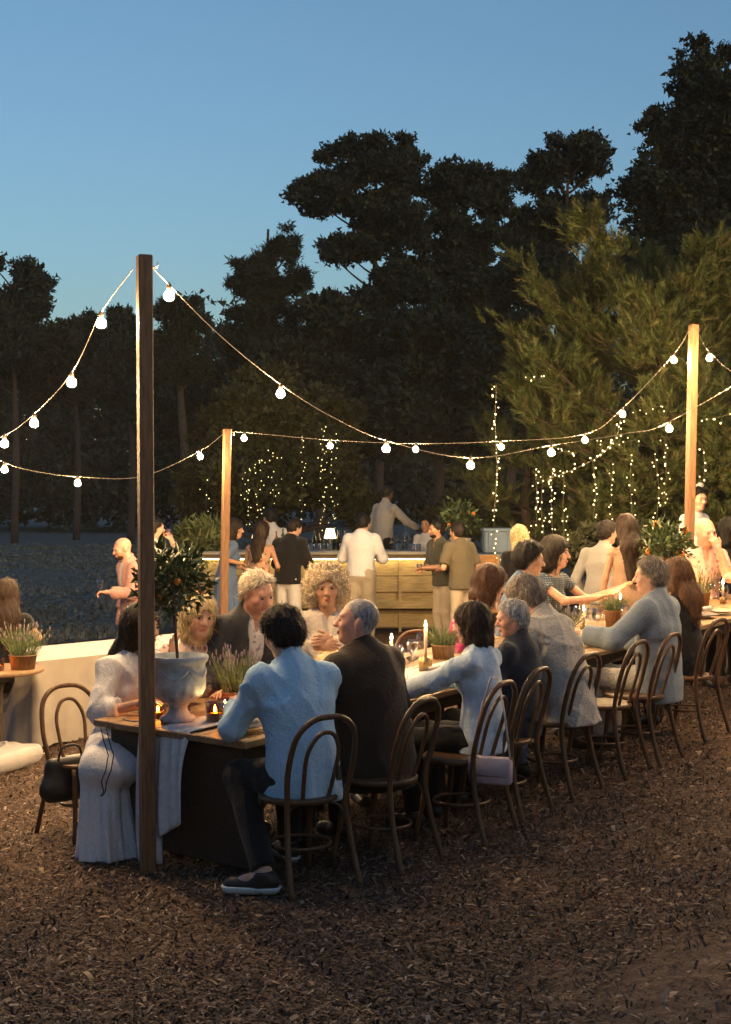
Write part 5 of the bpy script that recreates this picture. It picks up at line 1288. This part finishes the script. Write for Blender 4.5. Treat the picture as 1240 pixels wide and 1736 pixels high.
bb = thing('tote_bag', 'black tote bag lying on the chair of the woman in white', 'bag', (C0[0] - .10, C0[1] - .10, float(gz(C0[0])) + .30), math.radians(38))
f_ = Field(); f_.cone((-.1, 0, .02), (.1, 0, .02), .085, .085, .05, np.array([0, 1., 0]), .7); f_.cone((-.08, 0, .16), (.08, 0, .16), .06, .06, .08, np.array([0, 1., 0]), .7); f_.clip((0, 0, -.06), (0, 0, -1)); f_.clip((0, 0, .2), (0, 0, 1)); f_.noise = folds(5, .006, 25); v, q = f_.mesh(.015); link('pouch', mkmesh('pouch', v, q, BLK), bb)
m = MB(); m.tube(catmull([(-.08, -.03, .18), (-.05, -.04, .27), (.05, -.04, .27), (.08, -.03, .18)], 5), .007, 6); m.build('handle', BLK, bb)
# ---------------------------------------------------------------- the guests
def cl(name, col, var=.10, weave=120., wr=.26):
    """woven cloth: fine slub colour, weave bump and a layer of small creases"""
    m = M('cloth_' + name, col, rough=.88, var=var, scale=weave, bump=.0, spec=.25, stretch=(1, 1, .45), detail=2.)
    t = m.node_tree; N = t.nodes; L = t.links; b = N['Principled BSDF']; tc = N['Texture Coordinate']
    n1 = N.new('ShaderNodeTexNoise'); n1.inputs['Scale'].default_value = 17; n1.inputs['Detail'].default_value = 5; n1.inputs['Distortion'].default_value = 1.6; L.new(tc.outputs['Object'], n1.inputs['Vector'])
    n2 = N.new('ShaderNodeTexNoise'); n2.inputs['Scale'].default_value = 260; L.new(tc.outputs['Object'], n2.inputs['Vector'])
    rd = N.new('ShaderNodeMath'); rd.operation = 'SUBTRACT'; rd.inputs[1].default_value = .5; L.new(n1.outputs[0], rd.inputs[0])
    ab = N.new('ShaderNodeMath'); ab.operation = 'ABSOLUTE'; L.new(rd.outputs[0], ab.inputs[0])
    b1 = N.new('ShaderNodeBump'); b1.invert = True; b1.inputs['Strength'].default_value = wr; b1.inputs['Distance'].default_value = .06; L.new(ab.outputs[0], b1.inputs['Height'])
    b2 = N.new('ShaderNodeBump'); b2.inputs['Strength'].default_value = .35; b2.inputs['Distance'].default_value = .004; L.new(n2.outputs[0], b2.inputs['Height']); L.new(b1.outputs[0], b2.inputs['Normal'])
    L.new(b2.outputs[0], b.inputs['Normal'])
    b.inputs['Sheen Weight'].default_value = .15
    return m
def hr(name, col, var=.55): return M('hair_' + name, col, rough=.55, var=var, scale=85, bump=.5, bscale=230, spec=.35, stretch=(1, 1, .35))
H_DK = hr('darkbrown', (.017, .010, .007)); H_BK = hr('black', (.007, .006, .006)); H_BR = hr('brown', (.042, .021, .011)); H_AUB = hr('auburn', (.13, .055, .022)); H_RED = hr('redbrown', (.07, .024, .012))
H_BL = hr('blonde', (.72, .52, .28)); H_GR = hr('grey', (.52, .51, .50)); H_GB = hr('greyblond', (.60, .51, .39)); H_BZ = hr('greybuzz', (.27, .26, .26)); H_SP = hr('saltpepper', (.26, .22, .18))
BLUE = cl('skyblue', (.42, .64, .84)); BRN = cl('brownjacket', (.036, .023, .015)); PBLUE = cl('paleblue', (.56, .69, .82)); NAVY = cl('navy', (.018, .024, .040)); LIN = cl('linen', (.48, .45, .40), var=.15, wr=.45)
BLAZ = cl('greyblueblazer', (.20, .25, .31)); BLACK = cl('black', (.008, .008, .009)); WHITE = cl('white', (.56, .55, .54)); OFFW = cl('offwhite', (.60, .53, .46)); GREY = cl('charcoal', (.036, .038, .044)); KHAKI = cl('khaki', (.40, .34, .25)); PINKB = cl('pinkblazer', (.48, .24, .21))
PINK = cl('pinkshirt', (.62, .36, .31)); OLIVE = cl('olive', (.055, .055, .04)); OLIVE2 = cl('oliveTee', (.10, .085, .055)); DENIM = cl('denim', (.09, .14, .24)); DRESSB = cl('bluedress', (.08, .13, .24)); GREYS = cl('greyshirt', (.27, .265, .26)); LILW = cl('lilacwhite', (.66, .66, .69)); NUDE = cl('nudetop', (.36, .24, .17))
FLOR = printmat('print_floral', (.42, .26, .17), [(.30, .05, .03), (.45, .20, .10), (.12, .10, .05), (.5, .35, .22)], 22, th=.35); MAG = printmat('print_magenta', (.42, .02, .12), [(.55, .35, .38), (.28, .01, .08), (.5, .1, .2)], 40, th=.45)
PAIS = printmat('print_paisley', (.55, .42, .38), [(.30, .08, .08), (.14, .10, .20), (.45, .25, .2)], 34, th=.45); WPR = printmat('print_white', (.66, .62, .58), [(.30, .28, .30), (.5, .46, .44)], 40, th=.6); PLAID = plaidmat('plaid_blue', (.02, .03, .05), (.20, .26, .32), 110.); PINKP = printmat('print_pink', (.62, .38, .33), [(.3, .12, .12), (.55, .3, .26)], 30, th=.75)
SOLE = M('sole', (.62, .70, .74), .6, .05, 10, 0); TRD = dict(kind='trousers', mat=BLACK)
gS = 'guests seated at the long table'; gB = 'guests standing at the bar'
def near(lb, px, py, c, yaw, **k): return person(lb, head=(px, py, c[1] + k.pop('dd', .10)), yaw=yaw, sit=True, group=gS, **k)
# near side, backs towards the clearing
near('man in a light blue shirt and black trousers seen from behind', 480, 1030, (C1[0] - .03, C1[1] + .02), 30, lean=9, side=-3, look=(6, 18, -4), hair=('full', H_DK), top=dict(mat=BLUE, hem=-.13, collar=True, m=.022, amp=.010, sleeve=1.85), bottom=TRD, armL=[-.16, .42, .80], armR=[.10, .46, .82], handL=dict(curl=.5),
     legL=([-.20, .30, .48], [-.25, -.08, .10], [-.37, .02, .035]), extra=dict(sole=SOLE))
near('man in a dark brown jacket with buzzed grey hair, head turned in profile', 607, 1012, (C2[0] - .12, C2[1] + .08), 44, lean=10, side=-3, look=(44, -6, 0), hair=('buzz', H_BZ), skin='rosy', top=dict(mat=GREY, hem=-.1), jacket=dict(mat=BRN, hem=-.16, m=.04), bottom=TRD, armL=[-.2, .42, .82], girth=1.12)
near('woman in a pale blue blouse with a dark brown bob, seen from behind', 800, 1022, (C3[0] - .05, C3[1] + .05), 62, fem=True, lean=3, side=0, look=(8, 8, 0), hair=('bob', H_BR), top=dict(mat=PBLUE, hem=-.10, collar=True, m=.026, amp=.008, sleeve=1.75), bottom=TRD, armL=[-.2, .50, .80], armR=[.1, .48, .80], handL=dict(dir=[.1, 1, -.1], n=[0, 0, 1]))
near('grey-haired man in a navy jacket looking aside, face in profile', 868, 1017, (C4[0] - .05, C4[1] + .05), 60, lean=1, side=0, look=(40, 8, 0), hair=('short', H_GR), skin='rosy', top=dict(mat=WHITE), jacket=dict(mat=NAVY), bottom=TRD)
near('man in a pale linen shirt bent low over the table, grey-brown hair', 893, 978, (C5[0] - .03, C5[1] + .05), 54, lean=20, side=-4, look=(-10, 34, -8), hair=('full', H_SP), top=dict(mat=LIN, hem=-.12, collar=True, m=.034, amp=.012, f1=26), bottom=dict(kind='trousers', mat=DENIM), girth=1.08)
near('man in a grey-blue linen blazer leaning his elbow on the table', 1103, 945, (C7[0] - .08, C7[1] + .1), 54, lean=3, side=0, look=(18, 4, 0), hair=('short', H_SP), top=dict(mat=WHITE), jacket=dict(mat=BLAZ, hem=-.16, m=.036), bottom=dict(kind='trousers', mat=LIN), armL=[-.32, .42, .80])
near('woman with straight auburn hair in a dark top, seen from behind', 1150, 946, (C8[0] - .17, C8[1] + .06), 44, fem=True, lean=5, side=0, look=(-25, 4, 0), hair=('long', H_AUB, .26), top=dict(mat=BLACK, hem=-.1), bottom=dict(kind='trousers', mat=GREY))
# far side, faces towards the clearing
def farp(lb, px, py, d, yaw, **k): return person(lb, head=(px, py, d), yaw=yaw, sit=True, group=gS, **k)
F0 = person('woman in white with long dark hair behind the tall post, hand raised', head=(240, 1024, C0[1] - .22), yaw=226, sit=True, fem=True, lean=16, side=0, look=(12, 4, 0), hair=('long', H_DK, .40), group=gS, top=dict(mat=LILW, hem=-.12, m=.03, amp=.011, sleeve=1.55, ms=.028), bottom=dict(kind='skirt', mat=LILW, z=.012), shoes=WHITE,
       armL=(-.06, .20, -.17), handL=dict(dir=[.1, .15, 1], n=[.3, -1, 0], curl=.12, spread=.3), armR=[.16, .36, .80],
       legR=([.36, .30, .48], [.34, .28, .085], [.38, .36, .03]), legL=([.20, .40, .48], [.20, .34, .085], [.22, .42, .03]))
farp('blonde woman with a fringe in a patterned dress, facing the clearing', 338, 1006, 8.72, 196, fem=True, lean=8, look=(10, 8, -4), hair=('bob', H_BL), bottom=dict(kind='dress', mat=PAIS, hem=.4, sleeve=1.8, drop=.03, v=.04), armL=[-.12, .36, .79], armR=[.16, .36, .80])
farp('man with swept grey-blond hair in a charcoal blazer over a pale shirt', 437, 968, 8.85, 214, lean=20, look=(10, 20, 6), hair=('side', H_GB), skin='rosy', top=dict(mat=WPR, collar=True, v=.02), jacket=dict(mat=GREY, m=.034), bottom=TRD, girth=1.12, armR=[.2, .40, .80], armL=[-.2, .40, .80])
farp('woman with a halo of blond curls in an off-white tunic', 553, 962, 9.45, 192, fem=True, lean=8, look=(-6, 2, 4), hair=('curly', hr('ash', (.62, .50, .35))), skin='tan', top=dict(mat=OFFW, m=.03, v=.05, drop=.01, hem=-.1, amp=.008), bottom=dict(kind='trousers', mat=OFFW), girth=1.1, armL=(.0, .24, -.30), handL=dict(dir=[.9, .5, .1], n=[0, 1, .3], curl=.5), armR=(.10, .26, -.33), handR=dict(dir=[-.9, .4, .1], n=[0, 1, .3], curl=.5))
farp('woman with red-brown hair in a magenta print dress, leaning in', 832, 958, 10.6, 250, fem=True, lean=26, look=(30, 18, 0), hair=('bob', H_RED), bottom=dict(kind='dress', mat=MAG, hem=.4, sleeve=1.2, drop=.02))
farp('man with thick black hair in a blue shirt, turned in profile', 898, 919, 11.2, 252, lean=10, look=(24, 8, 0), hair=('full', H_BK), skin='tan', top=dict(mat=DENIM, collar=True), bottom=TRD)
farp('woman with dark fringe and plaid dress stretching both arms out', 942, 909, 11.9, 226, fem=True, lean=12, look=(26, 4, 0), hair=('long', H_DK, .3), bottom=dict(kind='dress', mat=PLAID, hem=.4, sleeve=.45, drop=.04), armL=[-.44, .40, .98], handL=dict(dir=[-.7, .6, .5], n=[.2, -.6, .6], curl=.1, spread=1.), armR=[-.06, .48, .94], handR=dict(dir=[-.6, .8, .3], n=[.2, -.5, .8], curl=.15, spread=.8), hintL=[-.2, -.2, -1], hintR=[.4, -.2, -1])
farp('bald guest in a pink shirt with his fist at his mouth', 1196, 877, 13.4, 196, lean=12, look=(8, 10, 6), hair=('bald', H_GR), skin='rosy', top=dict(mat=PINKP, collar=True, v=.05, sleeve=1.1), bottom=TRD, girth=1.15, armL=(-.045, .15, -.15), handL=dict(dir=[.4, -.1, .9], n=[0, 1, 0], curl=1.1), armR=[.2, .36, .80])
farp('dark-haired guest beyond the bald man, only the head in view', 1240, 878, 13.9, 190, fem=True, lean=10, look=(30, 0, 0), hair=('bob', H_BK), skin='tan', top=dict(mat=BLACK))
farp('guest with a long dark mane at the round table, seen from behind', 12, 982, 12.3, 20, fem=True, lean=4, look=(-10, 5, 0), hair=('long', H_BR, .34), top=dict(mat=BLACK, sleeve=.4), bottom=TRD, armR=[.2, .40, .98], armL=[-.16, .38, .98], hip=.62)
m = MB(); rt_ = F0[0]; Ri = np.array(Matrix.Rotation(-rt_.rotation_euler.z, 3, 'Z'))
for ox in (0, 9): m.tube([Ri @ np.array(Vector(at(x + ox * (1 if y < 1340 else .3), y, 7.72)) - rt_.location) for x, y in ((170, 1228), (176, 1255), (184, 1280), (180, 1305), (172, 1325), (176, 1342), (171, 1350))], .0035, 5)
m.build('drawstring', BLACK, rt_)
# standing
def stand_(lb, px, py, d, yaw, **k): return person(lb, head=(px, py, d), yaw=yaw, far=True, group=k.pop('group', gB), **k)
stand_('blonde woman in black standing behind the table, seen from behind', 880, 890, 14.6, 8, fem=True, hair=('long', H_BL, .2), top=dict(mat=BLACK), bottom=TRD, group='guests standing behind the table', sclim=(.85, 1.1))
stand_('man in a pale shirt standing with the long-haired woman', 1030, 882, 13.2, -30, lean=10, look=(-30, 6, 0), hair=('short', H_DK), top=dict(mat=GREYS, collar=True), bottom=dict(kind='trousers', mat=KHAKI), group='guests standing behind the table', sclim=(.85, 1.1))
stand_('woman with very long curly brown hair and bare shoulders, seen from behind', 1062, 872, 12.6, 10, fem=True, lean=6, skin='tan', look=(-6, 6, 0), hair=('long', H_BR, .44), bottom=dict(kind='dress', mat=NUDE, hem=.5, drop=.13), group='guests standing behind the table', armR=[.34, .32, 1.15], sclim=(.85, 1.1))
wt = stand_('waitress in white and black with a white bow in her hair', 1184, 826, 15.9, 215, fem=True, look=(-10, 8, 0), hair=('bun', H_BK), top=dict(mat=WHITE), bottom=dict(kind='trousers', mat=BLACK), group='guests standing behind the table', armL=[-.1, .3, 1.2], armR=[.1, .3, 1.2])
wr, wJ, wsc = wt; m = MB(); hc = wJ['crown'] * wsc
for s in (-1, 1): m.sphere((hc[0] + s * .06, hc[1] - .02, hc[2] + .02), (.055, .02, .035), 8, 6)
m.sphere((hc[0], hc[1] - .02, hc[2] + .015), .022, 8, 6); m.build('hair_bow', WHITE, wr)
B1 = stand_('bald man in a pink blazer and white trousers by the lawn, glass in hand', 208, 911, 15.2, 118, look=(-4, 16, 0), hair=('bald', H_GR), skin='rosy', top=dict(mat=WHITE, collar=True), jacket=dict(mat=PINKB, m=.03), bottom=dict(kind='trousers', mat=WHITE), beard=H_BR, armL=[-.14, .34, 1.14], handL=dict(curl=.9), group='guests standing on the lawn')
B2 = stand_('man in a white shirt lifting a drink behind the tall post', 263, 864, 16.8, -60, look=(0, 0, 0), hair=('short', H_BK), top=dict(mat=WHITE, collar=True), bottom=dict(kind='trousers', mat=BLACK), armR=[.08, .26, 1.48], handR=dict(curl=1.), group='guests standing on the lawn')
stand_('woman in a loose blue dress behind the slim lit post', 398, 879, 18.0, -70, fem=True, look=(-20, 6, 0), hair=('bob', H_DK), skin='tan', bottom=dict(kind='dress', mat=DRESSB, hem=.45, sleeve=.9, r=.24, drop=.02, v=.08), armL=[-.14, .24, 1.12], armR=[.20, .1, 1.2])
stand_('woman with long wavy brown hair in a strapless floral dress at the bar', 445, 884, 18.6, -20, fem=True, look=(-14, 4, 0), hair=('long', H_BR, .32), skin='tan', bottom=dict(kind='dress', mat=FLOR, hem=.5, drop=.12, r=.2), armR=[.16, .28, 1.06])
stand_('man in a black sweater and white trousers at the bar', 500, 879, 18.8, -28, lean=8, look=(-20, 22, 0), hair=('short', H_DK), top=dict(mat=BLACK, hem=-.08, m=.03), bottom=dict(kind='trousers', mat=WHITE, m=.02), armR=[.14, .30, 1.10], armL=[-.1, .32, 1.12])
stand_('man in a white shirt and khaki trousers leaning at the bar', 617, 871, 18.9, -12, lean=7, look=(-14, 14, 0), hair=('short', H_BK), top=dict(mat=LILW, hem=-.05, m=.03), bottom=dict(kind='trousers', mat=KHAKI, m=.03), armR=[.18, .32, 1.14], armL=[-.18, .34, 1.14])
B10 = stand_('man in a dark green shirt facing the bar guests, hands folded', 740, 882, 17.6, 118, look=(-8, 4, 0), hair=('short', H_BK), skin='tan', beard=H_BK, top=dict(mat=OLIVE, collar=True, hem=-.1, m=.028, sleeve=1.1, v=.07), bottom=dict(kind='trousers', mat=KHAKI), armL=[-.04, .30, 1.10], armR=[.06, .30, 1.08])
stand_('man in an olive shirt seen from behind, talking beside the bar', 775, 896, 17.0, 36, look=(10, 2, 0), hair=('short', H_DK), skin='tan', top=dict(mat=OLIVE2, hem=-.1, m=.03, sleeve=.85), bottom=dict(kind='trousers', mat=KHAKI), armL=[-.18, .26, 1.10])
stand_('bartender in a white shirt behind the bar, dark short hair', 458, 862, 21.3, 30, look=(10, 10, 0), hair=('short', H_BK), top=dict(mat=WHITE, collar=True), bottom=TRD, group='staff behind the bar')
stand_('tall dark-skinned bartender in a grey shirt reaching aside, above the bar', 657, 822, 21.5, -50, lean=6, look=(20, 8, 0), hair=('buzz', H_BK), skin='brown', top=dict(mat=GREYS, collar=True), bottom=TRD, armR=[.22, .48, 1.10], hintR=[.5, -.2, -.6], group='staff behind the bar', ztop=.305)
stand_('bartender in a white top half hidden by the man in dark green', 722, 876, 21.2, 160, fem=True, look=(0, 4, 0), hair=('bun', H_BK), skin='tan', top=dict(mat=WHITE), bottom=TRD, group='staff behind the bar')
# drinks in hand
def inhand(P, hand, mesh, name, label, cat, dz=-.02, fwd=.085):
    root, J, sc = P; w, e = J['wr' + hand], J['el' + hand]; d = unit(w - e); q = (w + d * fwd) * sc; R = np.array(Matrix.Rotation(root.rotation_euler.z, 3, 'Z')); q = R @ q + np.array(root.location)
    o = link(name, mesh); o.location = (q[0], q[1], q[2] + dz); tag(o, label, cat, 'drinks held by guests')
inhand(B1, 'L', WG, 'wine_glass', 'wine glass in the hand of the man in the pink blazer', 'wine glass', -.07)
inhand(B2, 'R', TUMB, 'tumbler', 'drinking glass at the lips of the man behind the tall post', 'glass', -.04)
inhand(B10, 'L', TUMB, 'tumbler', 'drinking glass in the hand of the man in dark green', 'glass', -.05)
# ---------------------------------------------------------------- faint evening haze round the whole place
def haze():
    m, t, b = newmat('haze'); N = t.nodes; t.nodes.remove(b); v = N.new('ShaderNodeVolumePrincipled'); v.inputs['Density'].default_value = .0003; v.inputs['Color'].default_value = (.9, .92, .95, 1); v.inputs['Anisotropy'].default_value = .3
    t.links.new(v.outputs[0], N['Material Output'].inputs['Volume'])
    mb = MB(); mb.box((0, 40, 9.), (340, 200, 23.)); o = mb.build('haze', m, None, False); tag(o, 'faint evening haze over the clearing', 'haze', kind='stuff')
haze()
